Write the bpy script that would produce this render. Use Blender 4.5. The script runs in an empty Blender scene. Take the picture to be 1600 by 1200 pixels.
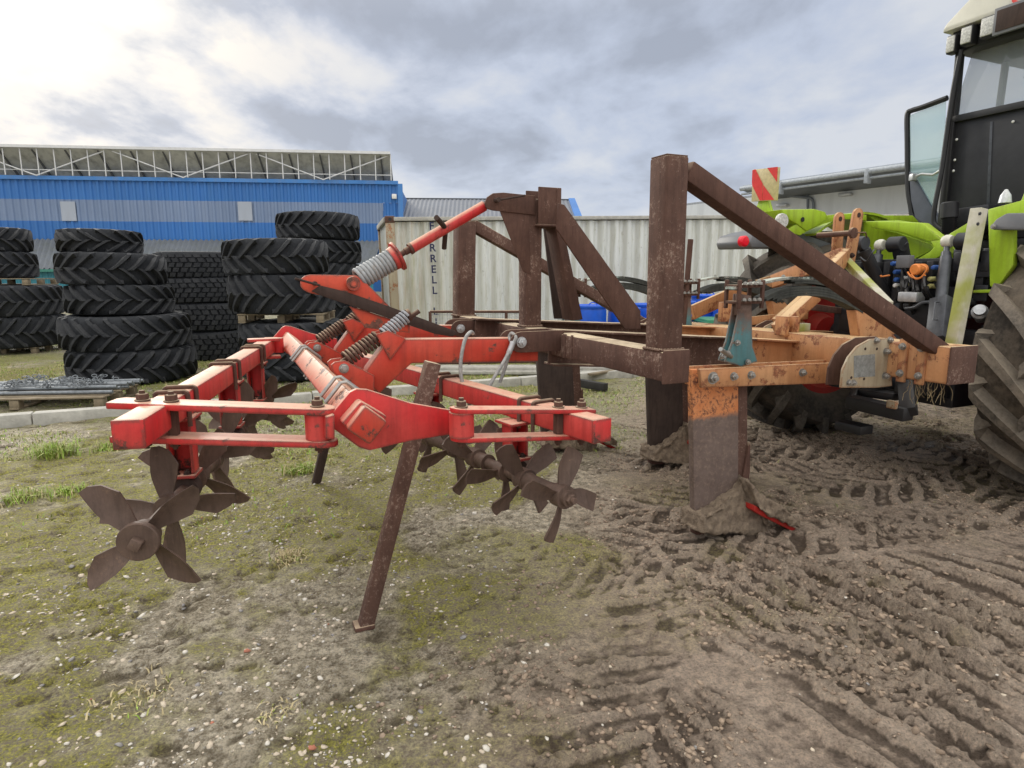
import bpy, bmesh, math, random
import numpy as np
from mathutils import Vector, Matrix
random.seed(7); rng = np.random.default_rng(11)
S = bpy.context.scene
COL = S.collection
V3 = Vector
# ------------------------------------------------------------------ camera survey
CH = 1.5; FPX = 1000.0; PIT = math.atan(0.17)
FW = V3((0, math.cos(PIT), -math.sin(PIT))); UPV = V3((0, math.sin(PIT), math.cos(PIT))); RT = V3((1, 0, 0))
CAM = V3((0, 0, CH))
def ray(px, py): return FW + RT*((px-800)/FPX) + UPV*((600-py)/FPX)
def plane(px, py, p, n):
    d = ray(px, py); return CAM + d*((V3(p)-CAM).dot(n)/d.dot(n))
def g(px, py, z=0.0): return plane(px, py, (0, 0, z), V3((0, 0, 1)))
def dy(px, py, Y): return plane(px, py, (0, Y, 0), V3((0, 1, 0)))
# machine axes: u forward (towards the tractor), v across (away from us)
FX = V3((.914, .406, 0)); TX = V3((-.406, .914, 0)); O = V3((2.55, 3.45, 0)); ZZ = V3((0, 0, 1))
def M(u, v, z): return O + FX*u + TX*v + ZZ*z
def mv(px, py, v): return plane(px, py, O+TX*v, TX)
def mu(px, py, u): return plane(px, py, O+FX*u, FX)
def uv(p): r = p-O; return (r.dot(FX), r.dot(TX), p.z)
# ------------------------------------------------------------------ mesh builder
class MB:
    def __init__(s): s.v = []; s.f = []; s.marks = []
    def mark(s): s.marks.append((len(s.v), len(s.f))); return s
    def each(s, name, mat, parent=None, sharp=35):
        mk_ = s.marks+[(len(s.v), len(s.f))]
        for (a, c), (b, d) in zip(mk_[:-1], mk_[1:]):
            if b > a:
                q = MB(); q.v = s.v[a:b]; q.f = [tuple(i-a for i in f) for f in s.f[c:d]]; q.build(name, mat, parent, sharp)
    def add(s, vs, fs):
        b = len(s.v); s.v += [tuple(x) for x in vs]; s.f += [tuple(i+b for i in f) for f in fs]; return s
    def addbm(s, bm):
        bm.verts.index_update(); s.add([v.co for v in bm.verts], [[v.index for v in f.verts] for f in bm.faces]); bm.free(); return s
    def hull(s, vs, fs, bev=0.0, seg=2):
        if bev <= 0: return s.add(vs, fs)
        bm = bmesh.new(); q = [bm.verts.new(x) for x in vs]
        for f in fs:
            try: bm.faces.new([q[i] for i in f])
            except ValueError: pass
        bmesh.ops.recalc_face_normals(bm, faces=bm.faces)
        es = [e for e in bm.edges if len(e.link_faces) == 2 and e.calc_face_angle(0) > .35]
        bmesh.ops.bevel(bm, geom=es, offset=bev, segments=seg, profile=.5, affect='EDGES', clamp_overlap=True)
        return s.addbm(bm)
    def box(s, c, d, ax=None, bev=.004, seg=2):
        c = V3(c); ax = ax or (V3((1,0,0)), V3((0,1,0)), V3((0,0,1)))
        vs = [c+ax[0]*(d[0]/2*i)+ax[1]*(d[1]/2*j)+ax[2]*(d[2]/2*k) for i in (-1,1) for j in (-1,1) for k in (-1,1)]
        fs = [(0,1,3,2),(4,6,7,5),(0,4,5,1),(2,3,7,6),(0,2,6,4),(1,5,7,3)]
        return s.hull(vs, fs, bev, seg)
    def mbox(s, u, v, z, bev=.004):   # box from ranges in machine axes
        return s.box(M(sum(u)/2, sum(v)/2, sum(z)/2), (abs(u[1]-u[0]), abs(v[1]-v[0]), abs(z[1]-z[0])), (FX, TX, ZZ), bev)
    def beam(s, a, b, w, h, up=ZZ, bev=.006, ends=0.0, rot=0.0):
        a = V3(a); b = V3(b); x = (b-a).normalized(); up = V3(up)
        y = up.cross(x)
        if y.length < 1e-4: y = V3((1,0,0)).cross(x)
        y.normalize(); z = x.cross(y).normalized()
        if rot: R = Matrix.Rotation(rot, 3, x); y = R@y; z = R@z
        return s.box((a+b)/2, ((b-a).length+ends*2, w, h), (x, y, z), bev)
    def prism(s, pts, ext, bev=.003, seg=2):
        ext = V3(ext); n = len(pts); vs = [V3(p) for p in pts]+[V3(p)+ext for p in pts]
        fs = [tuple(range(n-1, -1, -1)), tuple(range(n, 2*n))]+[(i, (i+1) % n, (i+1) % n+n, i+n) for i in range(n)]
        return s.hull(vs, fs, bev, seg)
    def frame(s, d):
        d = V3(d).normalized(); a = ZZ if abs(d.z) < .9 else V3((1,0,0)); x = a.cross(d).normalized(); return x, d.cross(x).normalized(), d
    def cyl(s, a, b, r, r2=None, n=20, bev=0):
        a = V3(a); b = V3(b); r2 = r if r2 is None else r2; x, y, d = s.frame(b-a)
        c = [(math.cos(2*math.pi*i/n), math.sin(2*math.pi*i/n)) for i in range(n)]
        if bev <= 0: bev = 0
        rings = [(a, r)] if not bev else [(a, r-bev), (a+d*bev, r)]
        rings += [(b, r2)] if not bev else [(b-d*bev, r2), (b, r2-bev)]
        vs = []; fs = []
        for p, rr in rings: vs += [p+x*(rr*i)+y*(rr*j) for i, j in c]
        for k in range(len(rings)-1): fs += [(k*n+i, k*n+(i+1) % n, (k+1)*n+(i+1) % n, (k+1)*n+i) for i in range(n)]
        fs += [tuple(range(n-1, -1, -1)), tuple(range((len(rings)-1)*n, len(rings)*n))]
        return s.add(vs, fs)
    def lathe(s, p, d, prof, n=32, closed=False):   # prof: list of (along, radius)
        p = V3(p); x, y, d = s.frame(d); vs = []; fs = []
        for t, r in prof: vs += [p+d*t+x*(r*math.cos(2*math.pi*i/n))+y*(r*math.sin(2*math.pi*i/n)) for i in range(n)]
        m = len(prof)
        for k in range(m if closed else m-1):
            k2 = (k+1) % m; fs += [(k*n+i, k*n+(i+1) % n, k2*n+(i+1) % n, k2*n+i) for i in range(n)]
        if not closed: fs += [tuple(range(n-1, -1, -1)), tuple(range((m-1)*n, m*n))]
        return s.add(vs, fs)
    def tube(s, pts, r, n=8):
        pts = [V3(p) for p in pts]; vs = []; fs = []; m = len(pts)
        d0 = (pts[1]-pts[0]).normalized(); x, y, _ = s.frame(d0)
        for k, p in enumerate(pts):
            d = (pts[min(k+1, m-1)]-pts[max(k-1, 0)]).normalized()
            x = (x-d*x.dot(d)).normalized(); y = d.cross(x)
            rr = r[k] if isinstance(r, (list, tuple)) else r
            vs += [p+x*(rr*math.cos(2*math.pi*i/n))+y*(rr*math.sin(2*math.pi*i/n)) for i in range(n)]
        for k in range(m-1): fs += [(k*n+i, k*n+(i+1) % n, (k+1)*n+(i+1) % n, (k+1)*n+i) for i in range(n)]
        fs += [tuple(range(n-1, -1, -1)), tuple(range((m-1)*n, m*n))]
        return s.add(vs, fs)
    def coil(s, a, b, R, r, turns, n=8):
        a = V3(a); b = V3(b); x, y, d = s.frame(b-a); L = (b-a).length; m = int(turns*20)
        return s.tube([a+d*(L*k/m)+x*(R*math.cos(2*math.pi*turns*k/m))+y*(R*math.sin(2*math.pi*turns*k/m)) for k in range(m+1)], r, n)
    def bolt(s, p, d, r=.014, h=.012, washer=True):
        s.mark(); p = V3(p); d = V3(d).normalized()
        if washer: s.cyl(p, p+d*.003, r*1.45, n=18)
        s.cyl(p+d*.003, p+d*(.003+h), r*1.15, n=6, bev=r*.12)
        s.cyl(p+d*h, p+d*(h+r*.8), r*.55, n=12)
        return s
    def ubolt(s, c, ax, side, half, hh, drop, r=.007):   # U over a box tube; c = centre of tube, side = horizontal across
        s.mark(); c = V3(c); side = V3(side).normalized(); q = [c-side*half-ZZ*drop, c-side*half+ZZ*(hh-.015)]
        for k in range(1, 4):
            t = k/4*math.pi/2; q.append(c-side*(half-.015+.015*math.cos(t))+ZZ*(hh-.015+.015*math.sin(t)))
        q2 = [p+side*(2*(c-p).dot(side)) for p in q][::-1]
        return s.tube(q+q2, r, 8)
    def build(s, name, mat, parent=None, sharp=35, smooth=True, origin=None, mat2=None, split=0):
        me = bpy.data.meshes.new(name); vs = [V3(v) for v in s.v]
        if origin is None:
            a = np.array(s.v); mn = a.min(0); mx = a.max(0); c = V3((mn+mx)/2)
        else: c = V3(origin)
        me.from_pydata([v-c for v in vs], [], s.f); me.validate()
        bm = bmesh.new(); bm.from_mesh(me); bmesh.ops.recalc_face_normals(bm, faces=bm.faces); bm.to_mesh(me); bm.free()
        if smooth: me.shade_smooth(); me.set_sharp_from_angle(angle=math.radians(sharp))
        me.materials.append(mat)
        if mat2 is not None:
            me.materials.append(mat2); a_ = np.zeros(len(me.polygons), np.int32); a_[split:] = 1; me.polygons.foreach_set('material_index', a_)
        o = bpy.data.objects.new(name, me); COL.objects.link(o)
        wl = c
        if parent is not None: o.parent = parent; o.location = c-WL[parent.name]
        else: o.location = c
        WL[o.name] = wl
        return o
WL = {}
def tag(o, label=None, cat=None, group=None, kind=None):
    if label: o['label'] = label
    if cat: o['category'] = cat
    if group: o['group'] = group
    if kind: o['kind'] = kind
    return o
def thing(name, loc, label, cat, group=None):
    o = bpy.data.objects.new(name, None); COL.objects.link(o); o.location = V3(loc); o.empty_display_size = .2
    WL[o.name] = V3(loc); return tag(o, label, cat, group)
def copytree(o, parent=None):
    c = o.copy(); COL.objects.link(c)
    if parent is not None: c.parent = parent
    for ch in [x for x in bpy.data.objects if x.parent == o]: copytree(ch, c)
    return c
# ------------------------------------------------------------------ materials
def newmat(name):
    m = bpy.data.materials.new(name); m.use_nodes = True; nt = m.node_tree; b = nt.nodes['Principled BSDF']; return m, nt, b
class N:
    def __init__(s, nt): s.nt = nt; s.n = nt.nodes; s.l = nt.links
    def node(s, t, **k):
        x = s.n.new(t)
        for a, v in k.items(): setattr(x, a, v)
        return x
    def link(s, a, b): s.l.new(a, b)
    def coord(s, kind='Object', scale=None):
        t = s.node('ShaderNodeTexCoord'); o = t.outputs[kind]
        if scale is not None:
            mp = s.node('ShaderNodeMapping'); mp.inputs['Scale'].default_value = scale; s.link(o, mp.inputs[0]); o = mp.outputs[0]
        return o
    def noise(s, vec, scale, detail=5, rough=.6, out='Fac', dist=0):
        t = s.node('ShaderNodeTexNoise'); t.inputs['Scale'].default_value = scale; t.inputs['Detail'].default_value = detail
        t.inputs['Roughness'].default_value = rough; t.inputs['Distortion'].default_value = dist; s.link(vec, t.inputs['Vector']); return t.outputs[out]
    def ramp(s, fac, a, b, c0=(0,0,0,1), c1=(1,1,1,1)):
        r = s.node('ShaderNodeValToRGB'); r.color_ramp.elements[0].position = a; r.color_ramp.elements[1].position = b
        r.color_ramp.elements[0].color = c0; r.color_ramp.elements[1].color = c1; s.link(fac, r.inputs[0]); return r.outputs[0]
    def mix(s, fac, a, b, mode='MIX'):
        m = s.node('ShaderNodeMix', data_type='RGBA', blend_type=mode)
        for inp, val in ((m.inputs[0], fac), (m.inputs[6], a), (m.inputs[7], b)):
            if hasattr(val, 'links'): s.link(val, inp)
            elif isinstance(val, (int, float)): inp.default_value = val
            else: inp.default_value = (*val, 1) if len(val) == 3 else val
        return m.outputs[2]
    def math(s, op, a, b=0.0, clamp=False):
        m = s.node('ShaderNodeMath', operation=op); m.use_clamp = clamp
        for i, val in enumerate((a, b)):
            if hasattr(val, 'links'): s.link(val, m.inputs[i])
            else: m.inputs[i].default_value = val
        return m.outputs[0]
    def bump(s, h, strength, dist, bsdf, prev=None):
        b = s.node('ShaderNodeBump'); b.inputs['Strength'].default_value = strength; b.inputs['Distance'].default_value = dist
        s.link(h, b.inputs['Height']); 
        if prev is not None: s.link(prev, b.inputs['Normal'])
        s.link(b.outputs[0], bsdf.inputs['Normal']); return b.outputs[0]
def geonorm_z(n):
    gmt = n.node('ShaderNodeNewGeometry'); sp = n.node('ShaderNodeSeparateXYZ'); n.link(gmt.outputs['Normal'], sp.inputs[0]); return sp.outputs[2]
def painted(name, col, wear=.5, rust=(.10,.05,.035), dust=(.42,.26,.17), dustamt=.6, rough=.5, fade=None, metallic=0.0):
    """old enamel paint: chips down to rust, faded and dusty upward faces"""
    m, nt, b = newmat(name); n = N(nt); c = n.coord()
    n1 = n.noise(c, 17, 9, .80); n2 = n.noise(c, 60, 5, .7); n3 = n.noise(c, 2.6, 3, .5)
    base = n.mix(n.ramp(n3, .35, .7), col, fade or tuple(x*.82 for x in col))
    base = n.mix(n.math('MULTIPLY', n.ramp(n2, .35, .7), .25), base, tuple(x*.6 for x in col))
    streak = n.noise(n.coord(scale=(14, 14, 1.2)), 1.6, 5, .65)
    base = n.mix(n.math('MULTIPLY', n.ramp(streak, .46, .68), .55), base, tuple((x+y)*.45 for x, y in zip(col, rust)))
    top = n.ramp(geonorm_z(n), .30, .80)
    dmask = n.math('MULTIPLY', n.math('MULTIPLY', top, dustamt), n.ramp(n1, .15, .5))
    base = n.mix(dmask, base, n.mix(n2, dust, tuple(x*.8 for x in dust)))
    bv_ = n.node('ShaderNodeBevel'); bv_.samples = 4; bv_.inputs['Radius'].default_value = .018; ge_ = n.node('ShaderNodeNewGeometry'); dt_ = n.node('ShaderNodeVectorMath', operation='DOT_PRODUCT'); n.link(bv_.outputs[0], dt_.inputs[0]); n.link(ge_.outputs['Normal'], dt_.inputs[1]); edge = n.ramp(dt_.outputs['Value'], .90, .9995, (1,1,1,1), (0,0,0,1))
    n5 = n.noise(c, 5, 4, .6); chip = n.math('ADD', n.math('MULTIPLY', n1, .60), n.math('MULTIPLY', n5, .50))
    chip = n.math('ADD', chip, n.math('MULTIPLY', edge, .17))
    t = .815-.20*wear
    cm = n.ramp(chip, t, t+.025)
    base = n.mix(cm, base, n.mix(n.ramp(n2, .4, .6), rust, tuple(x*1.9 for x in rust)))
    n.link(base, b.inputs['Base Color'])
    n.link(n.ramp(n1, .2, .8, (rough*.8,)*3+(1,), (min(1, rough*1.3),)*3+(1,)), b.inputs['Roughness'])
    b.inputs['Specular IOR Level'].default_value = .35
    h = n.math('SUBTRACT', n.math('MULTIPLY', n2, .4), n.math('MULTIPLY', cm, .6)); n.bump(h, .35, .004, b)
    return m
def rusty(name, c0, c1, c2, sp=.55, rough=.85, topc=None, topamt=.5):
    """rusted steel: brown blotches with pale scaly specks"""
    m, nt, b = newmat(name); n = N(nt); c = n.coord()
    n1 = n.noise(c, 5, 6, .65); n2 = n.noise(c, 62, 7, .8); n3 = n.noise(n.coord(scale=(20, 20, 3)), 2, 5, .7)
    base = n.mix(n.ramp(n1, .3, .7), c0, c1)
    base = n.mix(n.math('MULTIPLY', n.ramp(n3, .45, .7), .6), base, tuple(x*.6 for x in c0))
    base = n.mix(n.ramp(n.math('ADD', n.math('MULTIPLY', n2, .7), n.math('MULTIPLY', n1, .4)), sp, sp+.12), base, c2)
    if topc: base = n.mix(n.math('MULTIPLY', n.math('MULTIPLY', n.ramp(geonorm_z(n), .4, .95), topamt), n.ramp(n1, .25, .55)), base, topc)
    n.link(base, b.inputs['Base Color']); b.inputs['Roughness'].default_value = rough; b.inputs['Specular IOR Level'].default_value = .3
    n.bump(n2, .5, .004, b); return m
def simple(name, col, rough=.5, metal=0.0, var=.25, scale=12, bump=.1, spec=.4, bd=.003):
    m, nt, b = newmat(name); n = N(nt); c = n.coord(); n1 = n.noise(c, scale, 6, .65)
    n.link(n.mix(n.ramp(n1, .3, .7), tuple(x*(1-var) for x in col), tuple(min(1, x*(1+var)) for x in col)), b.inputs['Base Color'])
    b.inputs['Roughness'].default_value = rough; b.inputs['Metallic'].default_value = metal; b.inputs['Specular IOR Level'].default_value = spec
    if bump: n.bump(n.noise(c, scale*5, 4, .6), bump, bd, b)
    return m
MT = {}
MT['red'] = painted('red_paint', (.56,.018,.022), wear=.80, fade=(.62,.09,.075), dust=(.70,.48,.34), dustamt=.85, rust=(.075,.035,.028))
MT['redworn'] = painted('worn_red_paint', (.54,.040,.022), wear=.95, fade=(.60,.12,.07), dust=(.68,.46,.32), dustamt=.85, rust=(.085,.04,.03))
MT['rust'] = rusty('rusted_steel', (.075,.038,.029), (.135,.072,.053), (.30,.20,.16), sp=.63, topc=(.46,.36,.25), topamt=.8)
MT['rustp'] = rusty('rusted_steel_pale', (.085,.045,.034), (.145,.080,.060), (.34,.25,.20), sp=.585, topc=(.56,.46,.32), topamt=.95)
MT['rustd'] = rusty('dark_rusted_steel', (.045,.030,.025), (.070,.045,.037), (.13,.09,.07), sp=.66)
MT['blade'] = rusty('rusted_blade_steel', (.085,.055,.042), (.15,.10,.078), (.24,.15,.10), sp=.62, rough=.6)
MT['orange'] = painted('orange_paint', (.56,.25,.105), wear=1.08, fade=(.60,.35,.18), rust=(.20,.08,.04), dust=(.66,.50,.28), dustamt=.8)
MT['teal'] = painted('teal_paint', (.075,.20,.225), wear=.75, fade=(.12,.27,.29), rust=(.16,.08,.05), dust=(.2,.3,.28), dustamt=.3)
MT['pale'] = painted('pale_teal_paint', (.42,.52,.48), wear=.7, fade=(.5,.55,.48), dust=(.4,.4,.3), dustamt=.4)
MT['disc'] = painted('worn_cream_steel', (.44,.40,.30), wear=.95, fade=(.50,.40,.26), rust=(.20,.09,.04), dust=(.4,.35,.25))
MT['green'] = painted('green_paint', (.36,.54,.025), wear=.3, fade=(.39,.57,.04), dust=(.42,.50,.12), dustamt=.35, rough=.35)
MT['redrim'] = painted('red_rim_paint', (.42,.02,.015), wear=.2, dust=(.3,.12,.08), dustamt=.3)
MT['galv'] = simple('galvanised_steel', (.50,.51,.52), .45, .6, .2, 30)
MT['spring'] = rusty('grey_spring_steel', (.30,.31,.34), (.42,.43,.45), (.20,.12,.08), sp=.60, rough=.5)
MT['bolt'] = simple('bolt_steel', (.36,.35,.33), .45, .7, .3, 40)
MT['cable'] = simple('wire_rope', (.34,.34,.33), .6, .4, .3, 60, .4)
MT['black'] = simple('black_plastic', (.018,.018,.020), .45, 0, .3, 8, .08)
MT['blackpaint'] = simple('black_painted_steel', (.025,.026,.030), .4, .2, .35, 14, .1)
MT['greymetal'] = simple('dark_grey_metal', (.075,.080,.090), .45, .4, .3, 14, .1)
MT['greyplastic'] = simple('grey_plastic', (.14,.145,.155), .5, 0, .12, 8, .05)
MT['cream'] = simple('cream_roof_plastic', (.56,.55,.47), .45, 0, .08, 6, .05)
MT['concrete'] = simple('concrete', (.42,.41,.37), .9, 0, .22, 9, .5, bd=.01)
MT['wood'] = simple('weathered_wood', (.21,.17,.115), .85, 0, .3, 9, .4)
MT['darkwood'] = simple('dark_timber', (.03,.028,.026), .8, 0, .4, 9, .4)
MT['bluedrum'] = simple('blue_plastic', (.012,.10,.58), .35, 0, .18, 5, .03)
MT['copper'] = simple('orange_cap', (.75,.25,.06), .5, 0, .2, 10)
MT['white'] = simple('white_plastic', (.70,.70,.68), .5, 0, .1, 10)
MT['yellowcap'] = simple('yellow_cap', (.65,.60,.25), .5, 0, .1, 10)
MT['bluecap'] = simple('blue_cap', (.03,.10,.35), .5, 0, .1, 10)
def rubber(name, col, dirt, amt, scale=7):
    m, nt, b = newmat(name); n = N(nt); c = n.coord(); n1 = n.noise(c, scale, 7, .7); n2 = n.noise(c, scale*8, 4, .6)
    base = n.mix(n.ramp(n2, .3, .7), tuple(x*.7 for x in col), tuple(x*1.35 for x in col))
    base = n.mix(n.math('MULTIPLY', n.ramp(n1, .42, .68), amt), base, dirt)
    base = n.mix(n.math('MULTIPLY', n.ramp(geonorm_z(n), .3, .95), .45*min(1, amt+.3)), base, tuple(x*1.15 for x in dirt))
    n.link(base, b.inputs['Base Color']); b.inputs['Roughness'].default_value = .78; b.inputs['Specular IOR Level'].default_value = .3
    n.bump(n.math('ADD', n2, n1), .3, .006, b); return m
MT['rubber'] = rubber('black_rubber', (.014,.016,.020), (.045,.048,.053), .4)
MT['luglit'] = rubber('lit_lug_rubber', (.026,.028,.033), (.075,.077,.080), .45)  # lugs paler than the carcass: skylight on them painted into the colour
MT['lugmudlit'] = rubber('lit_muddy_lug_rubber', (.12,.105,.088), (.30,.25,.19), .6, 5)  # mud tone, plus lit lugs against dark gaps painted by a paler colour
MT['lugmudlit2'] = rubber('dark_lit_muddy_lug_rubber', (.085,.078,.068), (.22,.19,.15), .6, 5)
MT['muddyrubber'] = rubber('muddy_rubber', (.055,.047,.038), (.24,.19,.14), .6, 4)
MT['muddyrubber2'] = rubber('dark_muddy_rubber', (.045,.042,.038), (.16,.13,.10), .6, 4)
def mudmat():
    m, nt, b = newmat('caked_mud'); n = N(nt); c = n.coord(); n1 = n.noise(c, 22, 8, .75)
    n.link(n.mix(n.ramp(n1, .3, .7), (.13,.095,.068), (.36,.28,.20)), b.inputs['Base Color']); b.inputs['Roughness'].default_value = .95
    n.bump(n1, 1.0, .03, b); return m
MT['mud'] = mudmat()
def shankmat():
    m, nt, b = newmat('half_worn_orange_shank'); n = N(nt); c = n.coord()
    wpos = n.node('ShaderNodeNewGeometry').outputs['Position']; sp = n.node('ShaderNodeSeparateXYZ'); n.link(wpos, sp.inputs[0])
    n1 = n.noise(c, 10, 6, .7); n2 = n.noise(c, 50, 5, .7)
    z = n.math('ADD', sp.outputs[2], n.math('MULTIPLY', n.math('SUBTRACT', n1, .5), .12))
    up = n.ramp(z, .685, .72)
    orange = n.mix(n.ramp(n1, .3, .7), (.55,.17,.05), (.66,.29,.12))
    orange = n.mix(n.ramp(n.math('ADD', n.math('MULTIPLY', n2, .6), n.math('MULTIPLY', n1, .5)), .56, .64), orange, (.16,.06,.035))
    low = n.mix(n.ramp(n1, .3, .7), (.12,.085,.072), (.19,.14,.12)); low = n.mix(n.ramp(n2, .5, .7), low, (.25,.18,.14))
    n.link(n.mix(up, low, orange), b.inputs['Base Color']); b.inputs['Roughness'].default_value = .75; n.bump(n2, .4, .004, b); return m
MT['shank'] = shankmat()
def tealmat():
    m = painted('half_rusted_teal_paint', (.075,.20,.225), wear=.85, fade=(.12,.27,.29), rust=(.16,.08,.05), dust=(.2,.3,.28), dustamt=.3); nt = m.node_tree; n = N(nt); b = nt.nodes['Principled BSDF']
    src = b.inputs['Base Color'].links[0].from_socket; sp = n.node('ShaderNodeSeparateXYZ'); n.link(n.node('ShaderNodeNewGeometry').outputs['Position'], sp.inputs[0]); n1 = n.noise(n.coord(), 14, 6, .7)
    z = n.math('ADD', sp.outputs[2], n.math('MULTIPLY', n.math('SUBTRACT', n1, .5), .25)); n.link(n.mix(n.ramp(z, .82, .86), src, src), b.inputs['Base Color'])
    mr = n.node('ShaderNodeMapRange'); n.link(z, mr.inputs[0]); mr.inputs[1].default_value = 1.17; mr.inputs[2].default_value = 1.27
    n.link(n.mix(mr.outputs[0], src, n.mix(n.ramp(n1, .35, .65), (.10,.055,.04), (.20,.13,.10))), b.inputs['Base Color']); return m
MT['tealr'] = tealmat()
def mossypost():
    m, nt, b = newmat('mossy_pale_paint'); n = N(nt); c = n.coord(); n1 = n.noise(c, 14, 7, .7); n2 = n.noise(c, 4, 3, .6)
    a = n.mix(n.ramp(n1, .35, .65), (.40,.38,.29), (.52,.50,.42)); a = n.mix(n.ramp(n2, .42, .62), a, (.30,.32,.08)); a = n.mix(n.ramp(n1, .62, .72), a, (.12,.10,.06))
    n.link(a, b.inputs['Base Color']); b.inputs['Roughness'].default_value = .85; n.bump(n1, .4, .004, b); return m
MT['mossy'] = mossypost()
def glassmat(name, tint, alpha):
    m, nt, b = newmat(name); n = N(nt); b.inputs['Base Color'].default_value = (*tint, 1); b.inputs['Roughness'].default_value = .05
    b.inputs['Alpha'].default_value = alpha; b.inputs['Specular IOR Level'].default_value = .7; return m
MT['glass'] = glassmat('tinted_glass', (.45,.66,.68), .38)
MT['darkglass'] = glassmat('dirty_dark_glass', (.30,.34,.35), .42)
MT['lamp'] = simple('lamp_glass', (.55,.55,.52), .25, 0, .4, 60, .6)
MT['redlens'] = simple('red_lens', (.75,.01,.03), .2, 0, .1, 20)
# ------------------------------------------------------------------ camera, sky, sun
cd = bpy.data.cameras.new('camera'); cam = bpy.data.objects.new('camera', cd); COL.objects.link(cam); S.camera = cam
cd.sensor_width = 36; cd.sensor_fit = 'HORIZONTAL'; cd.lens = 36*FPX/1600; cd.clip_start = .05; cd.clip_end = 3000
cam.location = CAM; cam.rotation_euler = (math.pi/2-PIT, 0, 0)
S.view_settings.view_transform = 'Standard'; S.view_settings.look = 'None'; S.view_settings.exposure = 0
S.render.engine = 'CYCLES'
SAZ = math.radians(-36); SEL = math.radians(24)      # veiled sun, upper left
sdir = V3((math.sin(SAZ)*math.cos(SEL), math.cos(SAZ)*math.cos(SEL), math.sin(SEL)))
W = bpy.data.worlds.new('World'); S.world = W; W.use_nodes = True
n = N(W.node_tree); W.node_tree.nodes.clear()
sky = n.node('ShaderNodeTexSky', sky_type='NISHITA'); sky.sun_disc = False; sky.sun_elevation = SEL; sky.sun_rotation = SAZ
bg1 = n.node('ShaderNodeBackground'); bg1.inputs['Strength'].default_value = .10; n.link(sky.outputs[0], bg1.inputs[0])
tc = n.node('ShaderNodeTexCoord').outputs['Generated']
# cloud sheet: the view direction is projected on a flat layer so that clouds shrink towards the horizon
sp = n.node('ShaderNodeSeparateXYZ'); n.link(tc, sp.inputs[0])
zc = n.math('ADD', n.math('MAXIMUM', sp.outputs[2], 0.0), .22)
cb = n.node('ShaderNodeCombineXYZ'); n.link(n.math('DIVIDE', sp.outputs[0], zc), cb.inputs[0]); n.link(n.math('DIVIDE', sp.outputs[1], zc), cb.inputs[1])
mp = n.node('ShaderNodeMapping'); mp.inputs['Location'].default_value = (7.4, 2.9, 0); mp.inputs['Rotation'].default_value = (0, 0, .5); mp.inputs['Scale'].default_value = (1, .75, 1); n.link(cb.outputs[0], mp.inputs[0])
c1 = n.noise(mp.outputs[0], 2.3, 9, .55, dist=.15); c2 = n.noise(mp.outputs[0], .6, 3, .5)
cl = n.math('ADD', n.math('MULTIPLY', c1, .62), n.math('MULTIPLY', c2, .42))
cr = n.node('ShaderNodeValToRGB'); n.link(cl, cr.inputs[0]); e = cr.color_ramp.elements
e[0].position = .42; e[0].color = (.40, .44, .53, 1); e[1].position = .60; e[1].color = (.70, .73, .79, 1)
q = e.new(.51); q.color = (.55, .61, .74, 1)
# glow round the veiled sun
dot = n.node('ShaderNodeVectorMath', operation='DOT_PRODUCT'); n.link(tc, dot.inputs[0]); dot.inputs[1].default_value = sdir
glow = n.math('POWER', n.math('MAXIMUM', dot.outputs['Value'], 0.0), 16.0); glow2 = n.math('POWER', n.math('MAXIMUM', dot.outputs['Value'], 0.0), 90.0)
gm = n.math('MULTIPLY', glow, n.ramp(cl, .47, .555, (.04,.04,.04,1)))
col = n.mix(gm, cr.outputs[0], (1.25, 1.13, .94), 'MIX')
col = n.mix(n.math('MULTIPLY', glow2, .8), col, (1.6, 1.5, 1.25))
# paler towards the horizon
hz = n.ramp(sp.outputs[2], .0, .16, (.5,.5,.5,1), (0,0,0,1)); col = n.mix(hz, col, (.66, .70, .78))
# an overcast sky is about three times brighter overhead than near the horizon
zen = n.node('ShaderNodeMapRange'); n.link(sp.outputs[2], zen.inputs[0]); zen.inputs[1].default_value = .34; zen.inputs[2].default_value = .85; zen.inputs[3].default_value = 1.0; zen.inputs[4].default_value = 2.7
bk_ = n.node('ShaderNodeMapRange'); n.link(sp.outputs[1], bk_.inputs[0]); bk_.inputs[1].default_value = .25; bk_.inputs[2].default_value = -.5; bk_.inputs[3].default_value = 1.0; bk_.inputs[4].default_value = 1.7  # sky behind the camera brightened too, added fill for surfaces facing it
boost = n.math('MULTIPLY', zen.outputs[0], bk_.outputs[0])
bg2 = n.node('ShaderNodeBackground'); warm_ = n.node('ShaderNodeMapRange'); n.link(sp.outputs[2], warm_.inputs[0]); warm_.inputs[1].default_value = .34; warm_.inputs[2].default_value = .75; bw_ = n.math('MAXIMUM', warm_.outputs[0], n.math('SUBTRACT', bk_.outputs[0], 1.0), True)
rgb_ = n.node('ShaderNodeRGBToBW'); n.link(col, rgb_.inputs[0]); cw_ = n.node('ShaderNodeCombineColor')
for k_, f_ in enumerate((1.04, 1.0, .93)): n.link(n.math('MULTIPLY', rgb_.outputs[0], f_), cw_.inputs[k_])
col = n.mix(bw_, col, cw_.outputs[0])
n.link(boost, bg2.inputs['Strength']); n.link(col, bg2.inputs[0])
mx = n.node('ShaderNodeMixShader'); mx.inputs[0].default_value = .93; n.link(bg1.outputs[0], mx.inputs[1]); n.link(bg2.outputs[0], mx.inputs[2])
wo = n.node('ShaderNodeOutputWorld'); n.link(mx.outputs[0], wo.inputs[0])
sl = bpy.data.lights.new('sun', 'SUN'); sl.energy = 1.5; sl.angle = math.radians(12); sl.color = (1, .95, .86)
so = bpy.data.objects.new('sun', sl); COL.objects.link(so); so.rotation_euler = (-sdir).to_track_quat('-Z', 'Y').to_euler()
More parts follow.
